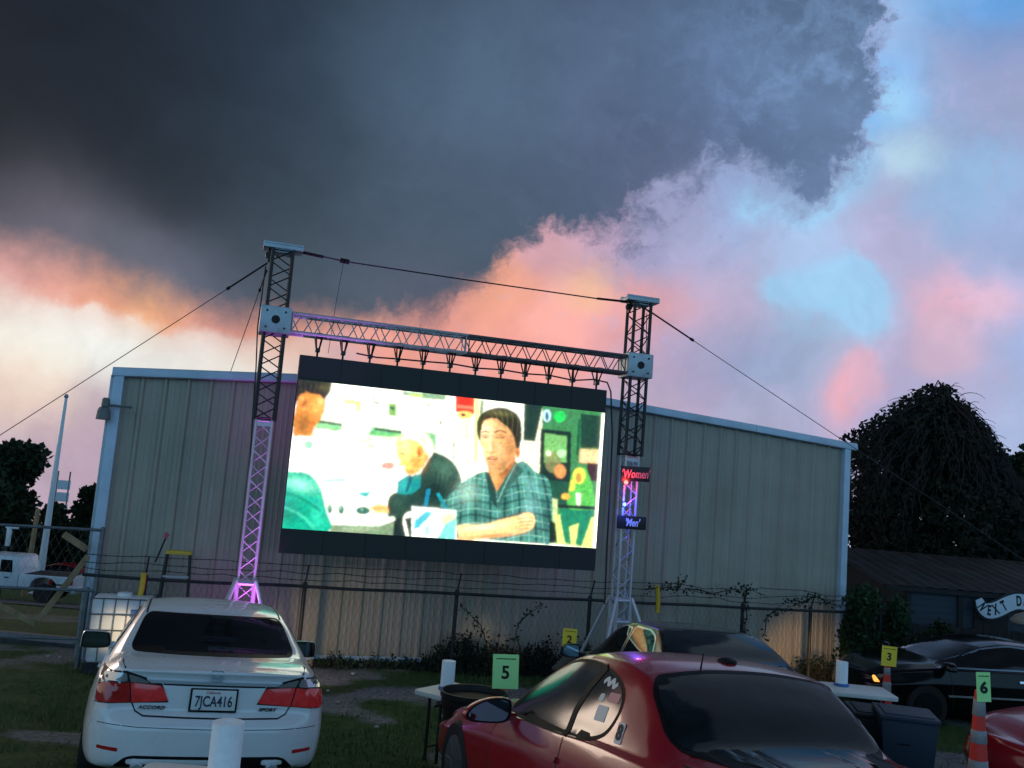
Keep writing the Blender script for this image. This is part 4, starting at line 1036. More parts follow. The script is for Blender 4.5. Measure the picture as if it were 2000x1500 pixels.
def build_beam():
    a = wp(sL + .20, OFF, zblkL); b = wp(sR - .20, OFF, zblkR)
    az = (b - a).normalized(); ay = Vector((0, 0, 1)); ax = ay.cross(az).normalized(); ay = az.cross(ax)
    t = thing('truss_beam', 'horizontal lattice truss beam joining both towers above the screen', 'truss beam', mw=Matrix.Translation(a))
    L = (b - a).length; h = L / 2
    for k in range(2):
        ch, br = MB(), MB(); lattice(ch, br, az * (k * h), ax, ay, az, .25, h - .004, .155, .022, .008)
        ch.box(az * (k * h + h - .012), (.27, .27, .02), frame((0, 0, 0), ax, ay, az).to_3x3()) if False else None
        o = ch.build('beam_section', 'alu' if k == 0 else 'shaded_alu', t, smooth=True); br.build('bracing', 'alu' if k == 0 else 'shaded_alu', o, smooth=True)
    return t, a, b
beam, bmA, bmB = build_beam()

# ------------------------------------------------------------------ LED screen
sc_tl = wall_px(590, 693, OFF); sc_br = wall_px(1160, 1117, OFF); sc_tr = wall_px(1188, 762, OFF); sc_bl = wall_px(540, 1078, OFF)
S0 = (sc_tl[0] + sc_bl[0]) / 2; S1 = (sc_tr[0] + sc_br[0]) / 2; Z1 = (sc_tl[1] + sc_tr[1]) / 2; Z0 = (sc_bl[1] + sc_br[1]) / 2
SW, SH = S1 - S0, Z1 - Z0
def picture():
    """a cafe scene drawn on the LED grid; coordinates are those of a 2000 x 1286 view of the panel, squared up"""
    W, H = 520, 228
    corners = [(185, 185), (1897, 366), (1842, 1122), (72, 1000)]           # TL TR BR BL
    A = []
    for (x, y), (u, v) in zip(corners, [(0, 0), (1, 0), (1, 1), (0, 1)]):
        A.append([x, y, 1, 0, 0, 0, -u * x, -u * y]); A.append([0, 0, 0, x, y, 1, -v * x, -v * y])
    bvec = np.array([0, 0, 1, 0, 1, 1, 0, 1], float); hsol = np.linalg.solve(np.array(A, float), bvec)
    def uv(p):
        x, y = p; w = hsol[6] * x + hsol[7] * y + 1
        return ((hsol[0] * x + hsol[1] * y + hsol[2]) / w * W, (hsol[3] * x + hsol[4] * y + hsol[5]) / w * H)
    img = np.ones((H, W, 3)) * np.array([1.0, 1.0, .93])
    yy, xx = np.mgrid[0:H, 0:W]; xx = xx + .5; yy = yy + .5
    def mask(poly, soft=0):
        pts = [uv(p) for p in poly]; ins = np.zeros((H, W), bool); n = len(pts)
        for i in range(n):
            x1, y1 = pts[i]; x2, y2 = pts[(i + 1) % n]
            if y1 == y2: continue
            c = ((y1 > yy) != (y2 > yy)) & (xx < (x2 - x1) * (yy - y1) / (y2 - y1) + x1); ins ^= c
        m = ins.astype(float)
        for _ in range(soft): m = blur(m)
        return m
    def blur(m):
        p = np.pad(m, [(1, 1), (1, 1)] + [(0, 0)] * (m.ndim - 2), 'edge')
        return (p[:-2, 1:-1] + p[2:, 1:-1] + p[1:-1, :-2] + p[1:-1, 2:] + 2 * p[1:-1, 1:-1]) / 6
    def P(poly, c, soft=1, a=1.0, curve=False):
        if curve: poly = smooth_path(poly, 5, True)
        m = (mask(poly, soft) * a)[..., None]; img[:] = img * (1 - m) + np.array(s2l(c)) * m
    def E(x, y, rx, ry, c, soft=1, a=1.0, rot=0):
        P([(x + rx * math.cos(k * .26) * math.cos(rot) - ry * math.sin(k * .26) * math.sin(rot), y + rx * math.cos(k * .26) * math.sin(rot) + ry * math.sin(k * .26) * math.cos(rot)) for k in range(24)], c, soft, a)
    # counter and wall behind
    P([(280, 400), (420, 425), (415, 470), (270, 450)], (140, 205, 150), 2); P([(285, 405), (420, 425), (420, 440), (285, 420)], (70, 90, 70), 1)
    P([(590, 440), (755, 465), (750, 505), (560, 490)], (110, 195, 130), 2); P([(600, 448), (755, 468), (752, 480), (600, 462)], (60, 70, 70), 1)
    P([(880, 470), (945, 480), (940, 580), (880, 500)], (120, 180, 140), 2); P([(250, 470), (600, 500), (900, 480), (940, 560), (600, 540), (250, 500)], (215, 240, 190), 4, .6)
    P([(420, 290), (530, 300), (528, 360), (500, 355), (500, 325), (440, 315)], (235, 225, 110), 2, .8); P([(760, 250), (1000, 270), (1000, 298), (880, 290), (760, 268)], (60, 130, 80), 2, .8); P([(800, 262), (870, 268), (868, 284), (800, 276)], (190, 225, 120), 1)
    P([(682, 312), (726, 318), (724, 388), (680, 380)], (120, 170, 90), 1); P([(690, 330), (715, 334), (712, 350), (688, 346)], (40, 80, 60), 1); P([(595, 262), (604, 262), (602, 305), (632, 308), (632, 317), (594, 314)], (60, 110, 110), 1, .9)
    E(905, 324, 10, 8, (210, 120, 90), 1); E(970, 420, 8, 12, (60, 60, 60), 1, .9); E(580, 550, 28, 14, (150, 220, 160), 2, .7); E(232, 542, 24, 22, (90, 205, 160), 2, .8); E(672, 656, 40, 20, (235, 120, 110), 3, .85)
    E(410, 640, 24, 12, (220, 200, 220), 2, .8); P([(1040, 490), (1048, 490), (1046, 620), (1036, 620)], (60, 60, 70), 1, .8)
    P([(1056, 278), (1162, 290), (1158, 375), (1054, 362)], (225, 50, 30), 1); P([(1060, 320), (1160, 332), (1158, 350), (1058, 338)], (240, 150, 120), 1, .7); E(1105, 378, 45, 22, (245, 205, 120), 2); E(1098, 378, 14, 8, (60, 50, 40), 1)
    P([(1165, 290), (1188, 292), (1175, 640), (1150, 640)], (220, 235, 130), 2, .8); P([(1195, 294), (1215, 296), (1205, 380), (1188, 380)], (90, 120, 70), 1, .8); P([(1080, 400), (1130, 400), (1130, 520), (1075, 520)], (230, 225, 190), 3, .8)
    # green room on the right
    P([(1440, 316), (1900, 366), (1842, 1122), (1520, 1085), (1520, 520), (1436, 520)], (62, 132, 82), 1)
    P([(1442, 316), (1545, 328), (1500, 525), (1434, 518)], (28, 52, 44), 1); P([(1545, 328), (1530, 700), (1440, 640), (1430, 525), (1500, 525)], (235, 235, 215), 1)
    E(1568, 382, 24, 36, (190, 225, 235), 1); E(1568, 384, 9, 24, (50, 90, 130), 1); E(1640, 386, 34, 32, (40, 205, 95), 1); P([(1760, 372), (1872, 384), (1866, 560), (1758, 560)], (26, 62, 48), 1)
    P([(1532, 452), (1704, 470), (1698, 780), (1520, 780)], (22, 46, 38), 1); P([(1555, 480), (1680, 494), (1676, 640), (1550, 640)], (120, 185, 110), 2); E(1600, 640, 45, 60, (140, 140, 90), 3, .8); E(1575, 590, 14, 16, (250, 240, 220), 1); E(1650, 590, 26, 22, (190, 240, 190), 2)
    E(1640, 690, 34, 40, (215, 150, 90), 2); P([(1560, 740), (1700, 750), (1700, 900), (1560, 890)], (30, 80, 62), 2); P([(1746, 400), (1760, 400), (1745, 600), (1730, 600)], (20, 90, 60), 1)
    P([(1755, 566), (1870, 572), (1862, 650), (1750, 640)], (245, 205, 160), 2); P([(1795, 640), (1865, 650), (1858, 750), (1792, 740)], (60, 40, 44), 2)
    P([(1600, 930), (1850, 950), (1842, 1122), (1590, 1090)], (222, 235, 140), 2)
    P([(1880, 366), (1897, 368), (1843, 1122), (1822, 1120)], (255, 255, 245), 0)
    # woman at the back
    P([(1720, 690), (1770, 670), (1800, 700), (1830, 800), (1825, 900), (1690, 900), (1690, 780)], (90, 190, 80), 1, 1, True); E(1748, 715, 36, 46, (228, 215, 90), 1); E(1745, 725, 17, 26, (190, 150, 70), 1); P([(1700, 740), (1725, 730), (1720, 800), (1690, 800)], (222, 210, 90), 2)
    P([(1640, 900), (1830, 910), (1800, 1000), (1760, 1110), (1725, 1100), (1745, 980), (1690, 1000), (1700, 1100), (1665, 1090), (1640, 960)], (30, 130, 100), 1); P([(1620, 872), (1840, 888), (1838, 905), (1618, 892)], (30, 44, 38), 1)
    P([(1730, 812), (1758, 814), (1752, 880), (1734, 878)], (248, 250, 240), 1); E(1670, 830, 26, 18, (225, 180, 70), 1); P([(1590, 840), (1625, 846), (1620, 980), (1590, 960)], (210, 225, 170), 2)
    def G(x, y, rx, ry, c, al=.8, rot=0.0):
        cx, cy = uv((x, y)); ax_ = np.array(uv((x + rx * math.cos(rot), y + rx * math.sin(rot)))) - (cx, cy); ay_ = np.array(uv((x - ry * math.sin(rot), y + ry * math.cos(rot)))) - (cx, cy)
        det = ax_[0] * ay_[1] - ax_[1] * ay_[0]; dx, dy = xx - cx, yy - cy
        p = (dx * ay_[1] - dy * ay_[0]) / det; q = (dy * ax_[0] - dx * ax_[1]) / det
        m = (np.exp(-(p * p + q * q)) * al)[..., None]; img[:] = img * (1 - m) + np.array(s2l(c)) * m
    def stroke(pts, w, c, al=.8, soft=0):
        P(ribbon(smooth_path(pts, 4), w), c, soft, al)
    # old man stooping at the middle table: white hair, dark green jacket, arm forward on the table
    P([(905, 590), (960, 592), (1035, 640), (1078, 725), (1070, 800), (1010, 850), (960, 900), (860, 905), (760, 925), (735, 1035), (668, 960), (672, 835), (735, 800), (790, 800), (850, 700)], (34, 62, 54), 1, 1, True)
    G(1000, 680, 60, 60, (84, 124, 108), .75, .6); G(1040, 770, 26, 60, (18, 34, 30), .7); G(930, 800, 60, 40, (16, 30, 27), .7); G(720, 860, 40, 50, (60, 92, 80), .6); G(930, 650, 26, 50, (70, 108, 92), .6, .5)
    for k in range(5): stroke([(940 + k * 26, 690 + k * 10), (930 + k * 24, 770), (900 + k * 20, 850)], 9, (14, 28, 25), .5, 1)
    P([(722, 745), (775, 712), (862, 680), (848, 780), (800, 815), (718, 812)], (24, 140, 146), 1); G(760, 770, 24, 34, (60, 200, 200), .6); stroke([(800, 715), (785, 760), (770, 805)], 16, (30, 70, 92), .8, 1)
    P([(855, 640), (905, 588), (915, 600), (850, 700), (795, 715)], (252, 252, 244), 1)
    P([(722, 580), (728, 515), (785, 476), (860, 488), (905, 555), (882, 640), (835, 690), (795, 708), (768, 690), (762, 662), (738, 652), (742, 628), (728, 615)], (250, 214, 120), 1, 1, True)
    G(835, 640, 40, 44, (232, 150, 66), .8); G(790, 690, 30, 16, (205, 120, 50), .7); G(770, 560, 34, 40, (255, 246, 190), .8); G(752, 590, 16, 7, (120, 90, 44), .8, .15); G(735, 650, 14, 5, (170, 90, 60), .7); stroke([(745, 570), (768, 564), (785, 572)], 7, (190, 170, 110), .8)
    P([(738, 520), (790, 468), (870, 474), (925, 540), (915, 606), (888, 590), (866, 548), (830, 520), (780, 512)], (246, 247, 226), 1, 1, True); G(880, 520, 30, 26, (210, 214, 180), .6); G(810, 492, 34, 12, (255, 255, 250), .7)
    E(852, 580, 19, 32, (240, 164, 84), 1); G(846, 588, 8, 16, (140, 74, 34), .9); G(890, 620, 14, 20, (170, 100, 46), .6)
    P([(560, 890), (610, 868), (665, 878), (672, 922), (600, 918)], (240, 186, 116), 1); stroke([(590, 896), (640, 890)], 6, (170, 110, 60), .6)
    P([(300, 730), (430, 722), (436, 745), (310, 748)], (120, 215, 225), 3, .8); P([(495, 805), (575, 798), (550, 830), (520, 825)], (30, 170, 180), 1)
    for q in ((340, 895, 13, 26), (404, 900, 16, 26), (525, 905, 40, 22)): E(*q, (30, 96, 88), 1); G(q[0] - 4, q[1] - 8, 6, 10, (150, 220, 205), .7)
    P([(330, 925), (700, 940), (708, 960), (610, 990), (336, 982)], (244, 250, 240), 1); P([(336, 982), (610, 991), (705, 962), (692, 1045), (340, 1018)], (122, 146, 118), 1); G(480, 1010, 120, 14, (176, 196, 160), .6)
    P([(700, 960), (740, 940), (764, 1050), (690, 1045)], (26, 40, 38), 1); P([(760, 950), (800, 940), (812, 1055), (782, 1050)], (26, 40, 38), 1)
    # boy with his back to us, far left
    P([(60, 715), (150, 690), (235, 705), (290, 780), (318, 900), (332, 1015), (60, 1000)], (14, 178, 150), 1, 1, True)
    G(180, 760, 90, 34, (170, 250, 236), .8, .25); G(120, 920, 90, 60, (6, 120, 96), .7); G(270, 930, 34, 90, (60, 215, 190), .6); stroke([(90, 800), (180, 835), (290, 905)], 16, (8, 116, 94), .6, 2); stroke([(80, 880), (180, 930), (250, 1000)], 14, (90, 230, 205), .5, 2)
    P([(150, 486), (168, 340), (212, 252), (320, 258), (330, 318), (318, 372), (296, 412), (262, 448), (248, 492), (190, 490)], (214, 140, 56), 1, 1, True)
    G(285, 330, 40, 46, (250, 196, 104), .8); G(210, 430, 44, 60, (150, 84, 30), .75); G(310, 300, 14, 20, (255, 226, 150), .6); G(250, 440, 26, 30, (206, 120, 44), .6)
    P([(166, 178), (372, 198), (356, 256), (328, 296), (300, 268), (252, 262), (226, 250), (205, 280), (178, 300), (165, 330)], (44, 42, 32), 1); G(330, 230, 34, 20, (110, 96, 60), .7); G(220, 220, 60, 22, (26, 24, 20), .7)
    for k in range(12): stroke([(180 + k * 15, 196 + k * 2), (184 + k * 14, 226), (180 + k * 13, 256)], 3, (92, 82, 56) if k % 2 else (24, 22, 18), .6)
    E(212, 312, 34, 50, (230, 152, 70), 1); G(214, 312, 18, 32, (150, 76, 30), .85); G(206, 290, 10, 16, (248, 190, 110), .7); G(218, 345, 12, 12, (244, 180, 100), .7)
    # man in the checked shirt
    sh = [(1222, 690), (1320, 720), (1420, 632), (1500, 690), (1572, 738), (1594, 860), (1582, 1080), (1520, 1092), (1240, 1070), (1040, 1010), (1000, 930), (960, 875), (1050, 785), (1130, 722)]
    P(sh, (72, 140, 134), 1, 1, True)
    body = mask(smooth_path(sh, 5, True), 0)
    def clipstroke(pts, w, c, al):
        m = mask(ribbon(smooth_path(pts, 4), w), 0) * body * al; m = m[..., None]; img[:] = img * (1 - m) + np.array(s2l(c)) * m
    rp = random.Random(6)
    for k in range(17):
        x0 = 985 + k * 37; cv_ = (1270 - x0) * .16
        clipstroke([(x0 + cv_ * .2, 690), (x0 - cv_ * .5 + rp.uniform(-6, 6), 820), (x0 - cv_ + rp.uniform(-8, 8), 960), (x0 - cv_ * 1.2, 1100)], 15 if k % 2 else 6, (22, 52, 52) if k % 2 else (150, 212, 204), .75 if k % 2 else .55)
    for k in range(10):
        y0 = 712 + k * 41
        clipstroke([(950, y0 + 70), (1130, y0 + 16 + rp.uniform(-5, 5)), (1290, y0 + 38), (1440, y0 + 4 + rp.uniform(-6, 6)), (1600, y0 + 30)], 13 if k % 2 else 5, (22, 52, 52) if k % 2 else (160, 220, 210), .62)
    G(1110, 800, 60, 70, (190, 232, 220), .55, .5); G(1470, 760, 60, 30, (140, 214, 214), .5, .5); G(1560, 950, 34, 110, (20, 44, 44), .6); G(1330, 880, 30, 120, (26, 60, 58), .5); G(1190, 930, 40, 60, (30, 66, 62), .45); G(1470, 880, 34, 60, (150, 214, 224), .45)
    P([(1225, 640), (1385, 600), (1392, 680), (1300, 790), (1275, 805), (1240, 712)], (206, 138, 76), 1); G(1340, 690, 44, 46, (150, 86, 40), .8, -.6); G(1262, 720, 24, 44, (244, 196, 130), .7)
    P([(1216, 688), (1242, 700), (1278, 802), (1284, 905), (1240, 840)], (34, 70, 66), 1); P([(1388, 632), (1434, 690), (1336, 792), (1288, 905), (1282, 800)], (52, 98, 94), 1); stroke([(1390, 650), (1330, 760), (1285, 860)], 7, (150, 206, 196), .6)
    fc_ = [(1186, 500), (1194, 425), (1240, 388), (1330, 400), (1388, 470), (1398, 552), (1376, 622), (1318, 688), (1268, 698), (1232, 662), (1214, 616), (1206, 566), (1192, 545)]
    P(fc_, (236, 184, 124), 1, 1, True)
    G(1216, 470, 44, 60, (255, 246, 214), .85); G(1230, 570, 30, 50, (255, 226, 172), .75); G(1360, 560, 40, 90, (176, 106, 56), .75); G(1310, 660, 46, 34, (166, 104, 58), .7, -.5); G(1290, 560, 24, 30, (246, 190, 132), .7); G(1262, 655, 26, 18, (226, 164, 108), .7)
    E(1402, 580, 14, 36, (222, 150, 88), 1); G(1400, 584, 7, 20, (140, 76, 40), .8)
    hair = [(1172, 470), (1182, 392), (1240, 348), (1330, 338), (1404, 380), (1424, 450), (1416, 545), (1394, 560), (1380, 500), (1352, 452), (1318, 428), (1282, 398), (1238, 400), (1206, 420), (1196, 470), (1188, 520)]
    P(hair, (46, 42, 24), 1, 1, True); G(1300, 370, 70, 16, (130, 124, 70), .7, .1); G(1398, 450, 18, 60, (26, 24, 16), .7)
    for k in range(16): stroke([(1235 + k * 11, 352 + abs(k - 6) * 2), (1255 + k * 10, 378 + k * 2), (1262 + k * 9, 408 + k * 6)], 4, (118, 112, 66) if k % 3 == 0 else (30, 28, 18), .6)
    stroke([(1258, 352), (1232, 372), (1210, 400), (1198, 430)], 12, (70, 64, 36), .8)
    stroke([(1198, 476), (1218, 468), (1244, 474)], 8, (84, 60, 34), .85); stroke([(1270, 474), (1302, 464), (1340, 476)], 9, (84, 60, 34), .85)
    G(1222, 492, 22, 10, (168, 112, 66), .7); G(1304, 494, 30, 11, (168, 112, 66), .7); stroke([(1204, 500), (1222, 504), (1240, 500)], 5, (58, 38, 24), .9); stroke([(1278, 502), (1304, 507), (1330, 500)], 5, (58, 38, 24), .9)
    G(1244, 540, 9, 40, (255, 236, 196), .7); G(1262, 548, 9, 34, (190, 126, 76), .6); G(1250, 584, 22, 8, (176, 106, 64), .8); G(1242, 574, 12, 9, (252, 214, 160), .8)
    stroke([(1228, 616), (1250, 610), (1268, 612), (1290, 620)], 9, (188, 94, 76), .85); stroke([(1230, 622), (1256, 624), (1286, 624)], 6, (92, 40, 34), .9); stroke([(1236, 634), (1256, 638), (1280, 632)], 8, (214, 130, 104), .8); G(1258, 652, 26, 5, (170, 110, 66), .6)
    # crossed arms, cup with straws
    P([(1040, 1012), (1080, 985), (1200, 986), (1300, 958), (1400, 935), (1440, 920), (1478, 925), (1496, 960), (1476, 1012), (1390, 1042), (1240, 1062), (1080, 1074), (1036, 1056)], (246, 208, 150), 1, 1, True)
    G(1200, 1000, 130, 16, (255, 246, 214), .8, -.1); G(1250, 1050, 150, 12, (190, 118, 62), .75, -.08); G(1440, 950, 34, 18, (255, 240, 200), .7)
    for k in range(4): stroke([(1392 + k * 4, 958 + k * 19), (1440, 948 + k * 20), (1486 - k * 3, 950 + k * 19)], 5, (176, 106, 60), .75)
    stroke([(1040, 1000), (1052, 1040), (1050, 1060)], 16, (40, 80, 76), .9)
    P([(800, 880), (1050, 905), (1050, 1066), (795, 1050)], (246, 250, 252), 1); P([(815, 960), (880, 910), (920, 915), (840, 1000), (810, 1010)], (70, 185, 205), 1); P([(940, 1060), (1000, 960), (1050, 930), (1040, 1066)], (60, 200, 195), 2, .8); P([(960, 930), (1040, 915), (1045, 950), (970, 990)], (240, 226, 170), 2, .8); P([(870, 1000), (895, 980), (900, 1040), (870, 1040)], (120, 200, 210), 1, .7)
    P([(866, 880), (885, 785), (908, 785), (888, 882)], (20, 130, 170), 0); P([(938, 812), (955, 806), (1002, 895), (985, 900)], (20, 150, 170), 0); P([(1580, 960), (1610, 980), (1622, 1090), (1575, 1090)], (20, 34, 32), 1)
    for _ in range(2): img[:] = blur(img)
    glow = img.copy()
    for _ in range(60): glow = blur(glow)
    bright = np.clip(img - .55, 0, None)
    for _ in range(14): bright = blur(bright)
    wide = bright.copy()
    for _ in range(60): wide = blur(wide)
    img[:] = img * .88 + bright * .36 + wide * .26
    mid = np.random.RandomState(4).normal(0, 1, (H, W, 1))
    for _ in range(9): mid = blur(mid)
    fine = np.random.RandomState(5).normal(0, 1, (H, W, 1))
    for _ in range(2): fine = blur(fine)
    img[:] = img * np.clip(1 + mid / mid.std() * .07 + fine / fine.std() * .05, .4, 1.6)
    big = np.random.RandomState(8).normal(0, 1, (H, W, 3))
    for _ in range(5): big = blur(big)
    img[:] = img * (1 + big / big.std() * .05)
    n = np.random.RandomState(2).normal(1, .025, (H, W, 1)); return np.clip(img * n * np.array([1.0, 1.02, .90]), 0, None), W, H
def build_screen():
    t = thing('led_screen', 'large LED video screen showing a cafe scene, hung from the truss beam', 'screen', mw=frame(wp(S0, OFF, Z0), BE, -BN, Vector((0, 0, 1))))
    nx, nz = 8, 5; m = MB()
    MB().box((SW / 2, .06, SH / 2), (SW, .10, SH)).build('cabinet', 'screen_black', t, bevel=.006)
    fx = MB()
    for i in range(nx):
        for j in range(nz):
            w, h = SW / nx, SH / nz; fx.box((w * (i + .5), .006, h * (j + .5)), (w - .006, .008, h - .006))
    fx.build('panel_face', 'screen_black', t)
    img, W, H = picture()
    vt, vb = .128, .877                                      # letterbox: fraction of the height
    z1 = SH * (1 - vt); z0 = SH * (1 - vb)
    # every picture cell is its own quad on the LED face
    xs = np.linspace(.012, SW - .012, W + 1); zs = np.linspace(z1, z0, H + 1)
    X, Z = np.meshgrid(xs, zs); V = np.stack([X, np.full_like(X, -.003), Z], -1).reshape(-1, 3)
    idx = np.arange((W + 1) * (H + 1)).reshape(H + 1, W + 1)
    F = np.stack([idx[1:, :-1], idx[1:, 1:], idx[:-1, 1:], idx[:-1, :-1]], -1).reshape(-1, 4)
    me = bpy.data.meshes.new('picture'); me.from_pydata(V.tolist(), [], F.tolist()); me.update()
    pad = np.pad(img, ((1, 1), (1, 1), (0, 0)), 'edge'); pv = (pad[:-1, :-1] + pad[1:, :-1] + pad[:-1, 1:] + pad[1:, 1:]) / 4
    ca = me.color_attributes.new('led', 'FLOAT_COLOR', 'POINT'); ca.data.foreach_set('color', np.concatenate([pv, np.ones(pv.shape[:2] + (1,))], -1).reshape(-1).astype(np.float32))
    mt = bpy.data.materials.new('led_picture'); mt.use_nodes = True; N, L = mt.node_tree.nodes, mt.node_tree.links
    p = N['Principled BSDF']; p.inputs['Base Color'].default_value = (.01, .01, .01, 1); p.inputs['Roughness'].default_value = .5
    a = N.new('ShaderNodeVertexColor'); a.layer_name = 'led'
    L.new(a.outputs['Color'], p.inputs['Emission Color']); p.inputs['Emission Strength'].default_value = 1.65
    link('picture', me, mt, t)
    # hanging clamps
    px = [620, 670, 723, 777, 827, 880, 930, 980, 1027, 1073, 1120, 1167]
    zb0 = zblkL - .145 - Z0
    for k, q in enumerate(px):
        s = wall_px(q, 690 + (q - 600) * .11, OFF)[0] - S0
        zb = zb0 + (zblkR - zblkL) * (s + S0 - sL) / (sR - sL)
        top = SH; c = MB()
        c.box((s, .05, zb + .03), (.075, .26, .05))
        for sx in (-1, 1): c.tube([(s + sx * .045, -.06, zb + .02), (s + sx * .018, .03, top + .10)], .011, 6); c.tube([(s + sx * .045, .16, zb + .02), (s + sx * .018, .07, top + .10)], .011, 6)
        c.box((s, .05, top + .09), (.06, .10, .05)); c.tube([(s, .05, top + .09), (s, .05, top - .01)], .016, 6); c.build('hanger', 'black_steel', t, bevel=.0)
    return t
screen = build_screen()

# ------------------------------------------------------------------ cables and guy wires
def cable(name, pts, r, label, cat, m='wire', group=None, sag=0.0, n=14, turnbuckle=None):
    P = [Vector(p) for p in pts]
    if sag and len(P) == 2:
        a, b = P; P = [a.lerp(b, k / n) - Vector((0, 0, sag * 4 * (k / n) * (1 - k / n))) for k in range(n + 1)]
    o = MB().tube(P, r, 6).build(name, m, None, smooth=True); tag(o, label, cat, group)
    if turnbuckle:
        a, b = P[0], P[-1]; L = (b - a).length
        d = (b - a).normalized()
        h = MB()
        if len(P) > 2: d = (P[1] - P[0]).normalized()
        h.tube([a, a + d * turnbuckle], .013, 6); h.tube([a + d * turnbuckle * .95, a + d * (turnbuckle + .02)], .022, 6)
        h.build('turnbuckle', 'black_steel', o, smooth=True)
    return o
def pp(px, py, off=OFF): s, z = wall_px(px, py, off); return wp(s, off, z)
a = pp(522, 514); b = pp(0, 850); d = b - a
end = a + d * ((g1(-9, 12) - a.z) / d.z)
cable('guy_wire', [a, end], .0055, 'guy wire running from the left tower down past the left edge', 'guy wire', 'wire', 'guy wires', turnbuckle=.62)
a = pp(1266, 606); b = pp(1660, 866); d = b - a
end = a + d * ((PLAT - a.z) / d.z)
cable('guy_wire', [a, end], .0055, 'guy wire running from the right tower down in front of the vine-covered tree', 'guy wire', 'wire', 'guy wires', sag=.03, turnbuckle=.85)
a = pp(521, 528)
cable('guy_wire', [a, at_y(450, 727, 15.2)], .006, 'thin guy wire running from the left tower back over the roof', 'guy wire', 'wire', 'guy wires', turnbuckle=.6)
cable('span_cable', [pp(584, 491), pp(676, 511), pp(900, 545), pp(1165, 583), pp(1226, 590)], .010, 'thin cable strung between the heads of the two towers', 'cable', 'wire')
cl = MB()
for q in ((596, 493), (640, 503), (676, 511), (1168, 583)):
    pass
hk = MB().tube([pp(582, 491), pp(632, 502)], .022, 6).tube([pp(664, 508), pp(682, 512)], .035, 6).tube([pp(1166, 583), pp(1222, 589)], .018, 6).build('turnbuckle', 'black_steel', bpy.data.objects['span_cable'], smooth=True)
cable('drop_cord', [pp(671, 512), pp(655, 600), pp(641, 690)], .004, 'thin cord hanging from the span cable to the screen top', 'cord', 'wire')
cable('power_cable', [pp(696, 690), pp(735, 698), pp(777, 701), pp(830, 706), pp(880, 710), pp(930, 719), pp(980, 722), pp(1027, 730), pp(1073, 733), pp(1120, 743), pp(1160, 741), pp(1186, 747), pp(1193, 765), pp(1196, 850), pp(1192, 950), pp(1186, 1060), pp(1181, 1180)], .012, 'black power cable looping along the hangers and down the screen side', 'cable', 'cable')
cable('hoist_cable', [pp(519, 520), pp(503, 640), pp(500, 720), pp(494, 800), pp(487, 930)], .009, 'black hoist cable hanging down the left side of the left tower', 'cable', 'cable')
cable('hoist_cable', [pp(1263, 612), pp(1262, 700), pp(1258, 790), pp(1250, 900)], .006, 'pair of hoist lines hanging down the right side of the right tower', 'cable', 'cable')

# ------------------------------------------------------------------ restroom signs and their lamps on the right tower
def hung_sign(txt, tl, tr, bl, ink, label, shear):
    off = OFF + .16
    a, b, c = pp(*tl, off), pp(*tr, off), pp(*bl, off)
    w = (b - a).length; h = (c - a).length
    x = (b - a).normalized(); z = -BN; y = Vector((0, 0, 1)); y = (y - x * y.dot(x)).normalized(); nrm = x.cross(y)
    o = a + (b - a) / 2 + (c - a) / 2
    t = thing('hanging_sign', label, 'sign', mw=frame(o, x, y, nrm), group='restroom signs on the right tower')
    MB().box((0, 0, -.012), (w, h, .024)).build('board', 'sign_black', t, bevel=.004)
    lettering(txt, h * .78, ink, t, frame((0, -.004, .0035), (1, 0, 0), (0, 1, 0), (0, 0, 1)), shear=shear, bold=.004, sx=.72)
    MB().tube([(-w * .3, h * .3, -.03), (-w * .3, h * .3, -.10)], .008, 6).tube([(-w * .3, -h * .3, -.03), (-w * .3, -h * .3, -.10)], .008, 6).build('bracket', 'black_steel', t)
    return t
MT['lit_red'] = mat('red_lit_lettering', (.75, .25, .25), .6)
MT['lit_white'] = mat('pale_lettering', (.70, .74, .82), .6)
hung_sign("'Women'", (1215, 910), (1270, 913), (1213, 939), 'lit_red', "black sign reading 'Women' in pink letters on the right tower", .15)
hung_sign("'Men'", (1207, 1006), (1263, 1010), (1205, 1032), 'lit_white', "black sign reading 'Men' in white letters on the right tower", .25)
def clamp_lamp(px, py, rgb, label, power, aim):
    p = pp(px, py, OFF + .13)
    t = thing('clamp_lamp', label, 'lamp', mw=Matrix.Translation(p), group='coloured lamps on the right tower')
    MB().lathe([(.02, .06), (.035, .04), (.04, -.02), (.036, -.03)], 14, 'Y', (0, 0, 0)).build('housing', 'black_steel', t, smooth=True)
    em = mat('lamp_glow', rgb, .4, emit=rgb, estr=9.0)
    MB().lathe([(.030, -.034), (.024, -.048), (.001, -.054)], 14, 'Y').build('bulb', em, t, smooth=True)
    li = bpy.data.lights.new('lamp_light', 'POINT'); li.energy = power; li.color = rgb; li.shadow_soft_size = .04
    lo = bpy.data.objects.new('lamp_light', li); COL.objects.link(lo); lo.parent = t; lo.location = aim
    return t
clamp_lamp(1222, 942, (1.0, .06, .05), "small red lamp under the 'Women' sign", 6.0, (.02, -.11, 0))
clamp_lamp(1219, 985, (.05, .08, 1.0), "small blue lamp above the 'Men' sign", 12.0, (.02, -.12, 0))
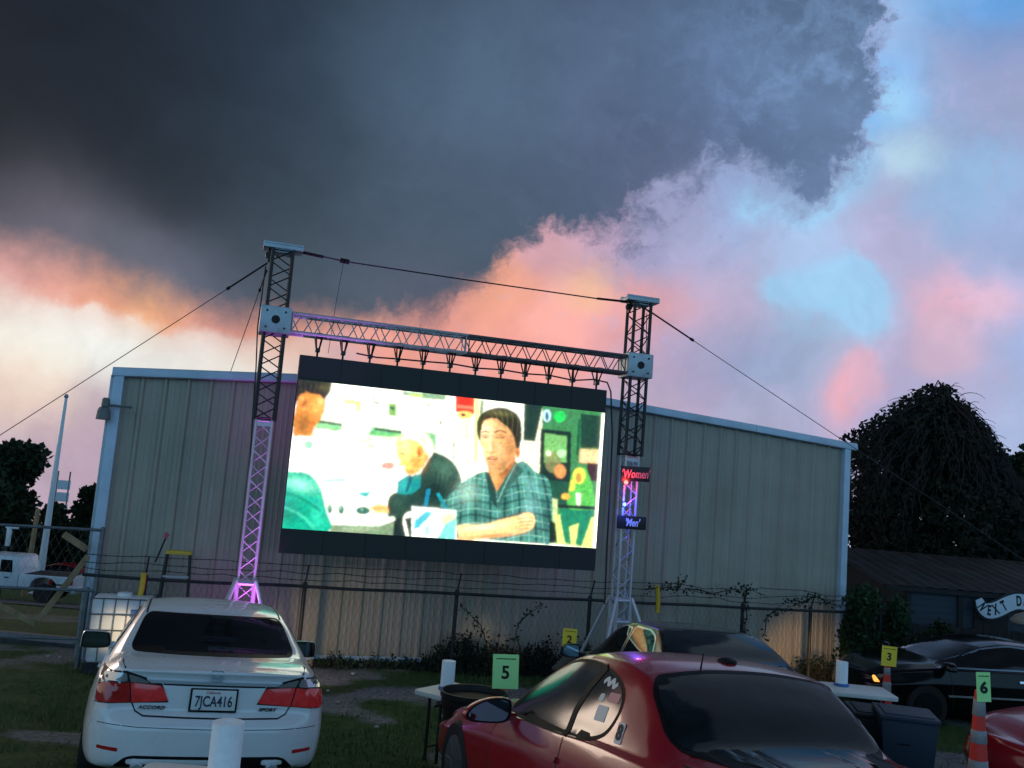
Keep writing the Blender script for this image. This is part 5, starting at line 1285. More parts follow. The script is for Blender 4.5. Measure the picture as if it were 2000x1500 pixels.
# magenta uplighter in the foot of the left tower
def uplighter(base, s, rgb, label, z, power):
    t = thing('uplighter', label, 'lamp', mw=frame(base + Vector((0, 0, z)), BE, -BN, Vector((0, 0, 1))))
    MB().lathe([(.045, -.05), (.055, -.02), (.055, .03), (.05, .035), (.02, .02)], 16, 'Z').build('housing', 'black_steel', t, smooth=True)
    em = mat('uplighter_lens', rgb, .3, emit=rgb, estr=14.0)
    MB().lathe([(.046, .036), (.03, .042), (.001, .044)], 16, 'Z').build('lens', em, t, smooth=True)
    for dx, dy, dz, sz, en in ((0, 0, .05, 62, power), (.05, -.42, .0, 36, power * 1.3)):
        li = bpy.data.lights.new('uplight', 'SPOT'); li.energy = en; li.color = rgb; li.spot_size = R_(sz); li.spot_blend = .7; li.shadow_soft_size = .04
        lo = bpy.data.objects.new('uplight', li); COL.objects.link(lo); lo.parent = t; lo.location = (dx, dy, dz)
        lo.rotation_euler = (math.pi - (.10 if dy else 0), 0, 0)
    li = bpy.data.lights.new('uplight_spill', 'POINT'); li.energy = 6.0; li.color = rgb; li.shadow_soft_size = .04
    lo = bpy.data.objects.new('uplight_spill', li); COL.objects.link(lo); lo.parent = t; lo.location = (0, -.02, .42)
    return t
MAG = (.80, .13, 1.0)
uplighter(baseL, sL, MAG, 'magenta uplighter standing inside the foot of the left tower', .12, 290.0)
sp = bpy.data.lights.new('uplight_beam', 'SPOT'); sp.energy = 900; sp.color = (.55, .20, 1.0); sp.spot_size = R_(22); sp.spot_blend = .9; sp.shadow_soft_size = .05
so = bpy.data.objects.new('uplight_beam', sp); COL.objects.link(so); so.location = baseL + BN * .34 + Vector((0, 0, .55))
so.rotation_euler = (bmA + (bmB - bmA) * .14 - so.location).to_track_quat('-Z', 'Y').to_euler()

# ------------------------------------------------------------------ chain-link fence in front of the wall
FOFF = .60
def fz(s): b = wp(s, FOFF, 0); return g1(b.x, b.y) - BA.z
ZR = (wall_px(890, 1165, FOFF)[1] + wall_px(1500, 1183, FOFF)[1]) / 2
def build_fence():
    s0 = -.02; s1 = 12.35
    t = thing('chain_link_fence', 'low chain-link fence with barbed wire strands in front of the metal wall', 'fence', mw=frame(wp(0, FOFF, 0), BE, -BN, Vector((0, 0, 1))))
    MB().tube([(s0, 0, ZR + .02)] + [(s, 0, ZR + random.uniform(-.012, .012)) for s in np.arange(.8, s1, .9)] + [(s1, 0, ZR)], .022, 8).build('top_rail', 'dark_steel', t, smooth=True)
    posts = [wall_px(x, 1200, FOFF)[0] for x in (275, 590, 890, 1152, 1452, 1585)]
    for s in posts + [s1]:
        p = MB().tube([(s, .03, fz(s) - .05), (s, .03, ZR + .02)], .030, 8).lathe([(.036, 0), (.03, .03), (.001, .045)], 10, 'Z', (s, .03, ZR + .02))
        p.tube([(s, .03, ZR + .02), (s + .02, -.06, ZR + .30)], .012, 6); p.build('post', 'dark_steel', t, smooth=True)
    # mesh: woven zig-zag wires
    mb = MB(); d = .085; ztop = ZR - .02
    s = s0
    k = 0
    while s < s1:
        zb = fz(s) + .03; n = int((ztop - zb) / d)
        pts = [(s + (d * .5 if (i + k) % 2 else 0), (.004 if i % 2 else -.004), zb + i * (ztop - zb) / n) for i in range(n + 1)]
        for i in range(n): mb.tube([pts[i], pts[i + 1]], .0013, 3, cap=False)
        s += d * .5; k += 1
    mb.build('wire_mesh', 'dark_steel', t)
    for j, (dy, dz) in enumerate(((-.02, .10), (-.04, .19), (-.06, .29))):
        pts = []; b = MB()
        for s in np.arange(s0, s1 + .01, .25): pts.append((s, dy, ZR + dz + random.uniform(-.018, .018) + (.03 * math.sin(s * 3 + j) if s > 8 else 0)))
        b.tube(pts, .005, 4)
        for s in np.arange(s0 + .1, s1, .16):
            a = random.uniform(0, 3.1); c = Vector((s, dy, np.interp(s, [p[0] for p in pts], [p[2] for p in pts])))
            v = Vector((math.cos(a) * .3, .3, math.sin(a))) * .024; b.tube([c - v, c + v], .0035, 3)
        b.build('barbed_wire', 'dark_steel', t)
    return t
fence = build_fence()
def plain(name, mb, m, label, cat, group=None, **k): return tag(mb.build(name, m, None, **k), label, cat, group)
def build_gate():
    t = thing('pipe_gate', 'galvanised pipe gate with two horizontal rails left of the building', 'gate', mw=frame(wp(0, FOFF, 0), BE, -BN, Vector((0, 0, 1))))
    zt = wall_px(90, 1029, FOFF)[1]; zm = wall_px(90, 1150, FOFF)[1]
    s1 = wall_px(176, 1060, FOFF)[0]; s1b = wall_px(172, 1250, FOFF)[0]; s2 = wall_px(157, 1250, FOFF)[0]
    for s in (s1b, s2): MB().tube([(s, .02, fz(s) - .1), (s, .02, zt if s == s1b else zm)], .032, 10).lathe([(.036, 0), (.03, .03), (.001, .045)], 10, 'Z', (s, .02, zt if s == s1b else zm)).build('post', 'galv', t, smooth=True)
    for z in (zt, zm): MB().tube([(-3.4, 0, z), (-1.5, 0, z - .01), (s1b, 0, z)], .020, 8).build('rail', 'galv', t, smooth=True)
    MB().tube([(-3.4, 0, zm - .62), (s2, 0, zm - .62)], .015, 8).build('rail', 'galv', t, smooth=True)
    mb = MB(); d = .10
    for k, s in enumerate(np.arange(-3.3, s2, d * .5)):
        zb = fz(s) + .03; n = int((zt - zb) / d)
        pts = [(s + (d * .5 if (i + k) % 2 else 0), 0, zb + i * (zt - zb) / n) for i in range(n + 1)]
        for i in range(n): mb.tube([pts[i], pts[i + 1]], .0011, 3, cap=False)
    mb.build('wire_mesh', 'galv', t)
build_gate()
def board(p, q, off, w, th, label):
    a, b = pp(*p, off), pp(*q, off); d = (b - a).normalized(); L = (b - a).length
    z = -BN; y = z.cross(d).normalized(); m = MB().box(a.lerp(b, .5), (L, w, th), frame((0, 0, 0), d, y, d.cross(y)).to_3x3())
    return plain('timber_board', m, 'wood', label, 'board', 'boards by the gate', bevel=.004)
board((124, 1043), (170, 1073), .30, .085, .04, 'short brown board end jutting from the corner post, highest of the three boards')
board((172, 1086), (66, 1223), .40, .075, .035, 'long slanting board leaning on the gate post')
board((70, 1219), (-20, 1172), .44, .075, .035, 'board sloping down from the left edge to meet the slanting board')
# yellow marker sleeves on fence posts
def sleeve(px, y0, y1, label, tilt=0):
    a, b = pp(px, y0, FOFF + .05), pp(px - tilt, y1, FOFF + .05)
    return plain('post_sleeve', MB().tube([a, a.lerp(b, .5) + BE * .012, b], .036, 12).tube([a + Vector((0, 0, .001)), a + Vector((0, 0, .02))], .040, 12), 'yellow_plastic', label, 'post sleeve', 'yellow sleeves on the fence posts', smooth=True)
sleeve(281, 1122, 1180, 'yellow plastic sleeve on the fence post beside the stepladder', 12)
sleeve(1284, 1146, 1196, 'yellow plastic sleeve on the fence right of the right tower')
a = pp(325, 1046, .45)
rb_ = MB()
for k in range(5):
    v = Vector((math.cos(k * 1.3), .2, math.sin(k * 1.3))) * .045; rb_.tube([a, a + v * .6 + Vector((0, 0, .015)), a + v], [.006, .012, .004], 6)
rb_.tube([a, a + Vector((-.02, 0, -.06))], .005, 5)
plain('ribbon_bow', rb_, 'pink', 'pink ribbon bow tied to the stick above the fence', 'ribbon', smooth=True)
plain('wooden_stick', MB().tube([pp(324, 1050, .44), pp(312, 1078, .46), pp(303, 1098, .5)], .012, 6), 'old_wood', 'dark stick standing up behind the fence with the pink bow', 'stick', smooth=True)

# stepladder
def build_ladder():
    top = pp(350, 1076, .38); bot = Vector((top.x, top.y, 0)); bot.z = g1(bot.x, bot.y); H = top.z - bot.z
    t = thing('stepladder', 'green fibreglass stepladder with a yellow top cap in front of the wall', 'ladder', mw=frame(bot, BE, -BN, Vector((0, 0, 1))))
    for sx in (-1, 1):
        MB().box((sx * .0, 0, 0), (.001, .001, .001)).v.clear() if False else None
        MB().tube([(sx * .235, -.30, 0), (sx * .15, -.03, H - .04)], .020, 4).build('rail', 'fibreglass', t)
        MB().tube([(sx * .22, .28, 0), (sx * .14, .03, H - .04)], .016, 4).build('rear_leg', 'fibreglass', t)
    n = max(3, int(H / .27))
    for k in range(1, n):
        f = k / n; w = .235 - .085 * f; MB().box((0, -.30 + .27 * f, (H - .04) * f), (2 * w, .085, .022)).build('step', 'alu', t)
    MB().box((0, 0, H - .02), (.34, .15, .05), taper=(.94, .9)).build('top_cap', 'yellow_plastic', t, bevel=.008)
    MB().tube([(-.2, .2, H * .3), (.2, .2, H * .3)], .01, 5).build('brace', 'alu', t)
build_ladder()
# caged white liquid tank behind the sedan
def build_tank():
    tl = pp(178, 1166, 1.0); base = Vector((tl.x, tl.y, 0)); base.z = g1(base.x, base.y); H = tl.z - base.z
    t = thing('caged_tank', 'white plastic liquid tank in a wire cage beside the left corner, lit by headlights', 'tank', mw=frame(base, BE, -BN, Vector((0, 0, 1))))
    W, Dp = .74, .50
    MB().box((W / 2, Dp / 2, .13 + (H - .13) / 2), (W - .04, Dp - .04, H - .13)).lathe([(.09, 0), (.09, .03), (.07, .04)], 16, 'Z', (W / 2, Dp / 2, H)).build('bottle', 'white_plastic', t, bevel=.04)
    c = MB()
    for k in range(6): x = .01 + (W - .02) * k / 5; c.tube([(x, -.005, .13), (x, -.005, H)], .008, 5); c.tube([(x, Dp + .005, .13), (x, Dp + .005, H)], .008, 5)
    for k in range(4): y = Dp * k / 3; c.tube([(0, y, .13), (0, y, H)], .008, 5); c.tube([(W, y, .13), (W, y, H)], .008, 5)
    for k in range(5): z = .14 + (H - .15) * k / 4; c.tube([(0, -.01, z), (W, -.01, z), (W, Dp + .01, z), (0, Dp + .01, z), (0, -.01, z)], .008, 5)
    c.build('cage', 'galv', t)
    p = MB()
    for y in (.05, Dp / 2, Dp - .05): p.box((W / 2, y, .05), (W, .08, .10))
    p.box((W / 2, Dp / 2, .115), (W, Dp, .03)); p.build('pallet', 'dark_steel', t)
    MB().box((W * .76, .004, H * .80), (.15, .006, .10)).build('label_plate', 'blue_plastic', t)
build_tank()

# ------------------------------------------------------------------ tables, paper rolls, bins, cones
def folding_table(corner, ax, ay, w, d, h, label):
    """corner on the ground, w along ax, d along ay"""
    X = Vector(ax).normalized(); Y = Vector(ay).normalized(); t = thing('folding_table', label, 'table', mw=frame(corner, X, Y, X.cross(Y)), group='white folding tables')
    MB().prism(round_poly([(0, 0), (w, 0), (w, d), (0, d)], .05), .045, Matrix.Translation((0, 0, h - .045))).build('table_top', 'table_top', t, bevel=.008)
    for x in (.14, w - .14):
        for y in (.09, d - .09): MB().tube([(x, y, 0), (x, y, h - .045)], .016, 8).build('leg', 'table_leg', t, smooth=True)
        MB().tube([(x, .09, .12), (x, d - .09, .12)], .012, 8).build('crossbar', 'table_leg', t, smooth=True)
    return t
def paper_roll(p, h, r, label):
    t = thing('paper_roll', label, 'paper roll', p, 0, 'paper towel rolls on the tables')
    MB().lathe([(r * 1.25, 0), (r * 1.28, .012), (r * 1.2, .03), (.02, .035)], 28, 'Z').build('roll_stand', 'blue_plastic', t, smooth=True)
    MB().lathe([(.022, .03), (r, .03), (r * 1.005, .04), (r * 1.005, h - .01), (r, h), (.024, h), (.022, h - .02)], 32, 'Z').build('paper', 'paper', t, smooth=True, sharp=60)
    return t
def table_pt(px, py, D, h):
    """a point at depth D seen at this pixel, dropped to the ground"""
    p = at_y(px, py, D); return Vector((p.x, p.y, g1(p.x, p.y)))
up = Vector((0, 0, 1))
# left table (end on to us), its far end behind the bin
c = table_pt(807, 1346, 9.0, 0); ex = Vector((math.cos(-.62), math.sin(-.62), 0)); ey = Vector((math.cos(.95), math.sin(.95), 0))
hL = at_y(807, 1346, 9.0).z - c.z
folding_table(c, ex, ey, .42, .60, hL, 'white folding table beside the black bin, left of the red coupe')
q = c + ex * .27 + ey * .33 + up * hL
q = at_y(873, 1340, 9.1); q.z = c.z + hL
paper_roll(q, .27, .066, 'paper towel roll on the table left of the red coupe')
# right table beyond the red coupe
D = 10.3; e1 = at_y(1757, 1363, D); c = Vector((e1.x, e1.y, g1(e1.x, e1.y))); hR = e1.z - c.z
folding_table(c - Vector((1.5, -.12, 0)), (1.5, -.12, 0), (.10, 1, 0), 1.5, .6, hR, 'white folding table between the red coupe and the blue bins')
q = at_y(1643, 1348, 10.75); q.z = c.z + hR
paper_roll(q, .27, .066, 'paper towel roll on the table right of the red coupe roof')
# near table just inside the lower edge
D = 5.0; e1 = at_y(292, 1487, D); c = Vector((e1.x, e1.y, g1(e1.x, e1.y))); hN = e1.z - c.z
ux = Vector((1, .03, 0)).normalized(); uy = Vector((ux.y, -ux.x, 0))
folding_table(c + uy * 1.4, ux, -uy, .66, 1.4, hN, 'white folding table at the lower edge behind the white sedan')
q = at_y(447, 1410, 4.78); q.z = c.z + hN
paper_roll(q, at_y(447, 1410, 4.78).z - q.z, .078, 'paper towel roll in the foreground in front of the white sedan')

def round_bin(px, py, D, label):
    p = at_y(px, py, D); b = Vector((p.x, p.y, g1(p.x, p.y))); h = p.z - b.z
    t = thing('trash_bin', label, 'bin', b)
    MB().lathe([(.22, 0), (.245, .02), (.285, h - .05), (.312, h - .045), (.312, h), (.29, h), (.275, h - .06), (.2, .03)], 32, 'Z').build('barrel', 'bin_black', t, smooth=True, sharp=45)
    for sx in (-1, 1): MB().tube([(sx * .275, -.06, h - .12), (sx * .34, -.05, h - .15), (sx * .34, .05, h - .15), (sx * .275, .06, h - .12)], .014, 6).build('handle', 'bin_black', t, smooth=True)
    MB().lathe([(.296, h - .055), (.30, h - .10), (.30, h - .14), (.292, h - .13), (.284, h - .06)], 28, 'Z').build('liner', 'trim', t, smooth=True)
round_bin(926, 1350, 8.75, 'round black trash bin between the table and the red coupe')
def wheelie_bin(px, py, D, rot, m, label):
    p = at_y(px, py, D); b = Vector((p.x, p.y, g1(p.x, p.y))); h = p.z - b.z
    t = thing('wheeled_bin', label, 'bin', b, rot, 'wheeled bins by the right table')
    MB().box((0, 0, h * .47 + .03), (.40, .46, h * .94 - .06), taper=(1.25, 1.18)).build('bin_body', m, t, bevel=.02)
    MB().box((0, 0, h - .03), (.53, .58, .05)).box((0, -.02, h - .002), (.44, .46, .02)).build('lid', m, t, bevel=.015)
    MB().tube([(-.22, .31, h - .06), (-.22, .36, h - .04), (.22, .36, h - .04), (.22, .31, h - .06)], .015, 6).build('handle', m, t, smooth=True)
    for sx in (-1, 1): MB().lathe([(.10, -.02), (.10, .02), (.03, .025)], 18, 'X', (sx * .22, .22, .10)).build('wheel', 'rubber', t, smooth=True)
    MB().box((-.05, -.268, h * .68), (.11, .006, .012)).build('grip', 'trim', t)
    return t
wheelie_bin(1768, 1388, 9.0, -.25, 'bin_blue', 'navy wheeled bin standing right of the table end')
wb = wheelie_bin(1712, 1384, 9.35, -.2, 'bin_black', 'black wheeled bin half hidden behind the red coupe')
hb = wb.matrix_world
MB().box((.05, -.262, .42), (.05, .006, .07)).build('label_plate', 'sticker_white', wb)

def cone_card(tl, tr, bl, br, D, card, num, label, group, clean=True):
    """traffic cone with a numbered card clipped to its tip"""
    P = [at_y(*q, D) for q in (tl, tr, br, bl)]
    x = (P[1] - P[0] + P[2] - P[3]); w = x.length / 2; x.normalize(); yv = (P[0] - P[3] + P[1] - P[2]); h = yv.length / 2; yv.normalize()
    n = x.cross(yv).normalized(); yv = n.cross(x)
    cen = sum(P, Vector()) / 4
    b = Vector((cen.x - n.x * .05, cen.y - n.y * .05, 0)); b.z = g1(b.x, b.y); tipz = (P[2].z + P[3].z) / 2 + .06
    t = thing('traffic_cone', label, 'traffic cone', b, 0, group)
    H = tipz - b.z; rb = .055 + .038 * H; rt = .028
    R = lambda z: rb + (rt - rb) * z / H
    MB().box((0, 0, .015), (.36, .36, .03)).build('base', 'rubber', t, bevel=.01)
    MB().lathe([(rb, .03), (rt, H), (rt * .6, H), (.01, H - .01)], 24, 'Z').build('cone', 'orange', t, smooth=True, sharp=50)
    for a, c in (((.877, .957), (.743, .806), (.56, .66)) if num == '6' else ((.80, .90), (.52, .70))): MB().lathe([(R(H * a) + .002, H * a), (R(H * a) + .004, H * a + .003), (R(H * c) + .004, H * c - .003), (R(H * c) + .002, H * c)], 24, 'Z').build('reflective_band', 'reflective', t, smooth=True)
    Mx = Matrix.Translation(-b) @ frame(cen, x, yv, n)
    k = MB().prism([(-w / 2, -h / 2), (w / 2, -h / 2), (w / 2, h / 2), (-w / 2, h / 2)], .004, Mx @ Matrix.Translation((0, 0, -.002))).build('number_card', card, t)
    lettering(num, h * .52, 'black_ink', k, Mx @ frame((0, -h * .04, .0035), (1, 0, 0), (0, 1, 0), (0, 0, 1)), bold=.004)
    hd = MB()
    rs = random.Random(int(num))
    xx = -w * .36
    while xx < w * .36:
        ww = rs.uniform(.05, .10) * w; hd.prism([(xx, h * .355), (xx + ww * .8, h * .355), (xx + ww * .8, h * .385), (xx, h * .385)], .002, Mx @ Matrix.Translation((0, 0, .0025))); xx += ww
    hd.build('small_print', 'black_ink', k)
    return t
cone_card((962, 1277), (1014, 1279), (962, 1345), (1012, 1346), 8.95, 'green_card', '5', "orange cone with a bright green card numbered 5", 'numbered cones')
cone_card((1911, 1314), (1939, 1313), (1904, 1369), (1930, 1371), 6.1, 'green_card', '6', "tall orange cone with a green card numbered 6", 'numbered cones')
cone_card((1101, 1227), (1130, 1229), (1096, 1266), (1122, 1270), 12.5, 'yellow_card', '2', "cone with a yellow card numbered 2 in front of the weeds", 'numbered cones')
cone_card((1724, 1261), (1754, 1264), (1720, 1299), (1749, 1303), 12.2, 'yellow_card', '3', "cone with a yellow card numbered 3 beside the black car", 'numbered cones')

# ------------------------------------------------------------------ beyond the gate on the left
def build_pickup():
    D = 36.0; p = at_y(140, 1140, D); zg = g1(p.x, p.y)
    t = thing('pickup_truck', 'white pickup truck parked on the road beyond the gate', 'pickup truck', (p.x, p.y, zg), .06)
    W = 1.75                                            # local x: 0 at the tailgate, negative towards the cab; y: 0 near side
    def side(poly, y0, y1):
        m = MB(); m.prism(poly, y1 - y0, frame((0, y1, 0), (1, 0, 0), (0, 0, 1), (0, -1, 0))); return m
    bed = [(-2.0, .50), (-1.60, .50), (-1.52, .78), (-1.36, .92), (-1.06, .98), (-.76, .92), (-.60, .78), (-.52, .50), (-.06, .50), (0, .56), (0, 1.04), (-2.0, 1.04)]
    side(bed, 0, W).build('bed', 'truck_white', t, bevel=.02)
    MB().box((-1.0, W / 2, 1.042), (1.75, W - .2, .006)).build('bed_floor', 'gap', t)
    cab = [(-2.03, .46), (-2.03, 1.04), (-2.10, 1.62), (-2.22, 1.68), (-3.5, 1.68), (-3.75, 1.60), (-4.25, 1.08), (-5.4, 1.0), (-5.6, .85), (-5.6, .5), (-5.2, .46), (-5.1, .8), (-4.5, .8), (-4.4, .46)]
    side(cab, .02, W - .02).build('cab', 'truck_white', t, bevel=.03)
    side([(-2.28, 1.08), (-2.74, 1.08), (-2.74, 1.54), (-2.32, 1.54)], .005, .03).build('side_window', 'glass', t)
    side([(-2.84, 1.08), (-3.95, 1.08), (-3.62, 1.54), (-2.84, 1.54)], .005, .03).build('side_window', 'glass', t)
    side([(-2.8, .5), (-2.79, .5), (-2.79, 1.06), (-2.8, 1.06)], .01, .03).build('door_gap', 'gap', t)
    side([(-2.55, .86), (-2.38, .86), (-2.38, .90), (-2.55, .90)], -.01, .03).build('door_handle', 'trim', t)
    side([(-.62, .70), (-.08, .70), (-.08, .76), (-.62, .76)], -.005, .02).build('trim_strip', 'trim', t)
    side([(-.08, .74), (.005, .74), (.005, .99), (-.08, .99)], -.006, .1).build('tail_lamp', 'red_lens_dark', t)
    side([(-.02, .40), (.16, .40), (.16, .54), (-.02, .54)], .02, W - .02).build('rear_bumper', 'chrome', t, bevel=.02)
    MB().box((-1.9, W / 2, .48), (3.4, W * .6, .12)).build('chassis', 'trim', t)
    for x in (-1.06, -4.8):
        for y in (.12, W - .12):
            w = MB().lathe([(.2, -.11), (.34, -.12), (.36, -.06), (.36, .06), (.34, .12), (.2, .11)], 28, 'Y', (x, y, .36)).build('wheel', 'rubber', t, smooth=True)
            s = -1 if y < 1 else 1
            MB().lathe([(.20, s * .09), (.19, s * .10), (.06, s * .08), (.01, s * .08)] , 20, 'Y', (x, y, .36)).build('rim', 'rim', w, smooth=True)
build_pickup()
def pole_from(base_px, top_px, D, r, m, name, label, cat, r2=None, group=None):
    a = at_y(*base_px, D); b = at_y(*top_px, D); b = Vector((a.x + (b.x - a.x) * .6, b.y, b.z)); a = Vector((a.x, a.y, g1(a.x, a.y)))
    return plain(name, MB().tube([a, b], r, 10, r2=r2 or r).lathe([(r * 2.2, 0), (r * 2.2, .05), (r, .12)], 10, 'Z', a), m, label, cat, group, smooth=True), a, b
o, a, b = pole_from((80, 1110), (131, 778), 42, .17, 'truck_white', 'flagpole', 'tall white flagpole rising behind the pickup truck', 'flagpole', r2=.07)
MB().lathe([(.06, 0), (.10, .06), (.10, .12), (.03, .2)], 12, 'Z', b).build('finial', 'grey_steel', o, smooth=True)
pole_from((54, 1110), (77, 995), 40, .12, 'wood', 'timber_post', 'leaning brown timber post left of the flagpole', 'post', r2=.09)
def build_street_lamp():
    D = 39; b = at_y(8, 1090, D); tp = at_y(15, 1032, D); b.z = g1(b.x, b.y)
    t = thing('street_lamp', 'short dark lamp post with a white head at the left edge', 'street lamp', b); H = tp.z - b.z
    MB().tube([(0, 0, 0), (0, 0, H)], .07, 8).build('post', 'dark_steel', t, smooth=True)
    MB().box((.06, 0, H - .35), (.16, .16, .75)).box((.16, 0, H + .05), (.5, .16, .10)).build('lamp_head', 'truck_white', t, bevel=.03)
build_street_lamp()
def build_hoarding():
    D = 62; a = at_y(100, 1005, D); b = at_y(122, 935, D); g = g1(a.x, D); t = thing('billboard', 'small pale billboard frame far off between the two left trees', 'billboard', (a.x, D, g))
    z0, z1 = a.z - g, b.z - g; w = 1.0
    for x in (.1, w - .1): MB().tube([(x, 0, 0), (x, 0, z1 + .5)], .05, 6).build('post', 'galv', t)
    for k in range(3): MB().box((w / 2, 0, z0 + (z1 - z0) * (k + .5) / 3), (w, .06, (z1 - z0) / 4)).build('panel', 'sign_white', t)
build_hoarding()
# a far car beyond the road, copied from the near red one
fc = copy_tree(near_red); p = at_y(150, 1105, 47); fc.matrix_world = Matrix.Translation((p.x - .6, p.y, g1(p.x, p.y))) @ Matrix.Rotation(1.5, 4, 'Z')
fc['label'] = 'distant dark red car beyond the road, just left of the building corner'
def kerb():
    m = MB(); pts = []
    a, b = ground_hit(-60, 1243), ground_hit(150, 1262)
    d = (b - a); n = 10
    for k in range(n + 1): q = a.lerp(b, k / n); pts.append(Vector((q.x, q.y, g1(q.x, q.y) + .04)))
    m.tube(pts, .09, 6); return plain('concrete_kerb', m, 'galv', 'low pale concrete kerb in the grass behind the gate', 'kerb')
kerb()
# ------------------------------------------------------------------ shed, sign and board fence on the right
def build_shed():
    D = 17.2; a = at_y(1768, 1150, D); g = PLAT - .3
    X = Vector((1, -.03, 0)).normalized(); Y = Vector((.03, 1, 0)).normalized()
    base = Vector((a.x, D, g)); L = 7.0; H = at_y(1800, 1144, D).z - g
    t = thing('shed', 'dark blue-grey shed with a rusty sheet roof at the right edge', 'shed', mw=frame(base, X, Y, Vector((0, 0, 1))))
    dep = 4.5; rz = at_y(1850, 1090, D + 3.6).z - g
    w = MB(); n = int(H / .11)
    for k in range(n):
        z = k * H / n; z2 = (k + 1) * H / n; w.add([(0, -.018, z), (L, -.018, z), (L, 0, z2), (0, 0, z2), (0, 0, z), (L, 0, z)], [(0, 1, 2, 3), (0, 4, 5, 1)])
    w.add([(0, 0, 0), (0, dep, 0), (0, dep, H), (0, dep * .8, rz), (0, 0, H)], [(0, 1, 2, 3, 4)]); w.add([(L, 0, 0), (L, dep, 0), (L, dep, H), (L, dep * .8, rz), (L, 0, H)], [(0, 1, 2, 3, 4)])
    w.build('wall', 'siding', t)
    r = MB(); m = 60
    for j in range(m):
        x0 = -.5 + (L + .9) * j / m; x1 = -.5 + (L + .9) * (j + 1) / m; dz = .02 if j % 2 else 0; dz2 = 0 if j % 2 else .02
        r.add([(x0, -.14, H - .02 + dz), (x1, -.14, H - .02 + dz2), (x1, dep * .8, rz + .05 + dz2), (x0, dep * .8, rz + .05 + dz)], [(0, 1, 2, 3)])
        r.add([(x0, dep * .8, rz + .05 + dz), (x1, dep * .8, rz + .05 + dz2), (x1, dep + .3, H + dz2), (x0, dep + .3, H + dz)], [(0, 1, 2, 3)])
    r.build('roof', 'rust', t)
    MB().box((L / 2, -.12, H - .07), (L + .8, .03, .08)).build('fascia', 'old_wood', t)
    for x in (.05, 1.0): MB().box((x, -.035, H / 2), (.09, .04, H)).build('corner_board', 'old_wood', t)
    MB().box((1.55, -.04, H * .60), (.62, .06, H * .42)).build('boarded_window', 'old_wood', t, bevel=.01)
    return t, base, X, Y, g, D
shed, SB, SX, SY, SG, SD = build_shed()
def build_door_sign():
    n = (-SY); z = Vector((0, 0, 1)); D = SD - .12
    def q(px, py): p = on_plane(px, py, SB - SY * .20, SY); return p
    o = q(1912, 1175); t = thing('door_sign', 'pale wavy ribbon-shaped sign lettered NEXT DOOR on the shed wall', 'sign', mw=frame(o, SX, z, n))
    L = lambda px, py: ((q(px, py) - o).dot(SX), (q(px, py) - o).z)
    cl = [(1911, 1170), (1920, 1187), (1934, 1193), (1950, 1189), (1966, 1181), (1984, 1175), (2000, 1176), (2014, 1182), (2026, 1181), (2036, 1171)]
    P = smooth_path([L(*c) for c in cl], 6); W = .135; up_, dn = [], []
    for i, p in enumerate(P):
        a = Vector(P[max(0, i - 1)]); b = Vector(P[min(len(P) - 1, i + 1)]); tt = (b - a).normalized(); nn = Vector((-tt.y, tt.x)); f = min(1, .45 + 3 * min(i, len(P) - 1 - i) / len(P))
        up_.append(Vector(p) + nn * W * f); dn.append(Vector(p) - nn * W * f)
    bm_ = MB(); nP = len(P)
    for sc, y0, y1, nm, mm in ((1.28, -.03, 0, 'backing', 'sign_black'), (1.0, 0, .008, 'ribbon', 'sign_white')):
        m = MB(); c = [(a + b) / 2 for a, b in zip(up_, dn)]
        U = [k + (a - k) * sc for a, k in zip(up_, c)]; Dn = [k + (b - k) * sc for b, k in zip(dn, c)]
        vs = [(v.x, v.y, y1) for v in U] + [(v.x, v.y, y1) for v in Dn] + [(v.x, v.y, y0) for v in U] + [(v.x, v.y, y0) for v in Dn]
        fs = []
        for i in range(nP - 1): fs += [(i, i + 1, nP + i + 1, nP + i), (2 * nP + i, 3 * nP + i, 3 * nP + i + 1, 2 * nP + i + 1), (i, 2 * nP + i, 2 * nP + i + 1, i + 1), (nP + i, nP + i + 1, 3 * nP + i + 1, 3 * nP + i)]
        m.add(vs, fs).build(nm, mm, t)
    txt = 'NEXT DOOR'; k0 = .10; n_ = len(txt)
    for j, chv in enumerate(txt):
        if chv == ' ': continue
        f = .11 + .80 * j / (n_ - 1); i = int(f * (nP - 1)); a = Vector(P[max(0, i - 2)]); b = Vector(P[min(nP - 1, i + 2)]); tt = (b - a).normalized()
        lettering(chv, .25, 'black_ink', t, frame((P[i][0], P[i][1], .010), (tt.x, tt.y, 0), (-tt.y * 1.0, tt.x, 0), (0, 0, 1)), bold=.010, sx=.52, name='letter')
build_door_sign()
def board_fence():
    D = 16.4; a = at_y(1775, 1215, D); t = thing('board_fence', 'low dark board fence in front of the shed', 'fence', (a.x, D, PLAT)); h = a.z - PLAT
    m = MB()
    for k in range(46):
        hh = h + random.uniform(-.05, .04); m.box((k * .125, random.uniform(-.006, .006), hh / 2), (.112, .02, hh))
    m.build('boards', 'old_wood', t)
    for z in (.2, h - .2): MB().box((2.85, .03, z), (5.8, .04, .08)).build('rail', 'old_wood', t)
board_fence()
def canvas_cover():
    D = 15.6; p = at_y(2006, 1218, D); zt = at_y(2006, 1194, D).z
    t = thing('canvas_cover', 'rounded cream canvas cover below the wavy sign', 'cover', (p.x + .15, D, PLAT)); h = zt - PLAT
    MB().lathe([(.38, h - .20), (.39, h - .16), (.31, h - .07), (.16, h - .015), (.001, h)], 28, 'Z').build('canvas', 'canvas', t, smooth=True)
    MB().lathe([(.03, 0), (.03, h - .1)], 10, 'Z').lathe([(.22, 0), (.22, .05), (.05, .07)], 20, 'Z').build('pole', 'galv', t, smooth=True)
canvas_cover()
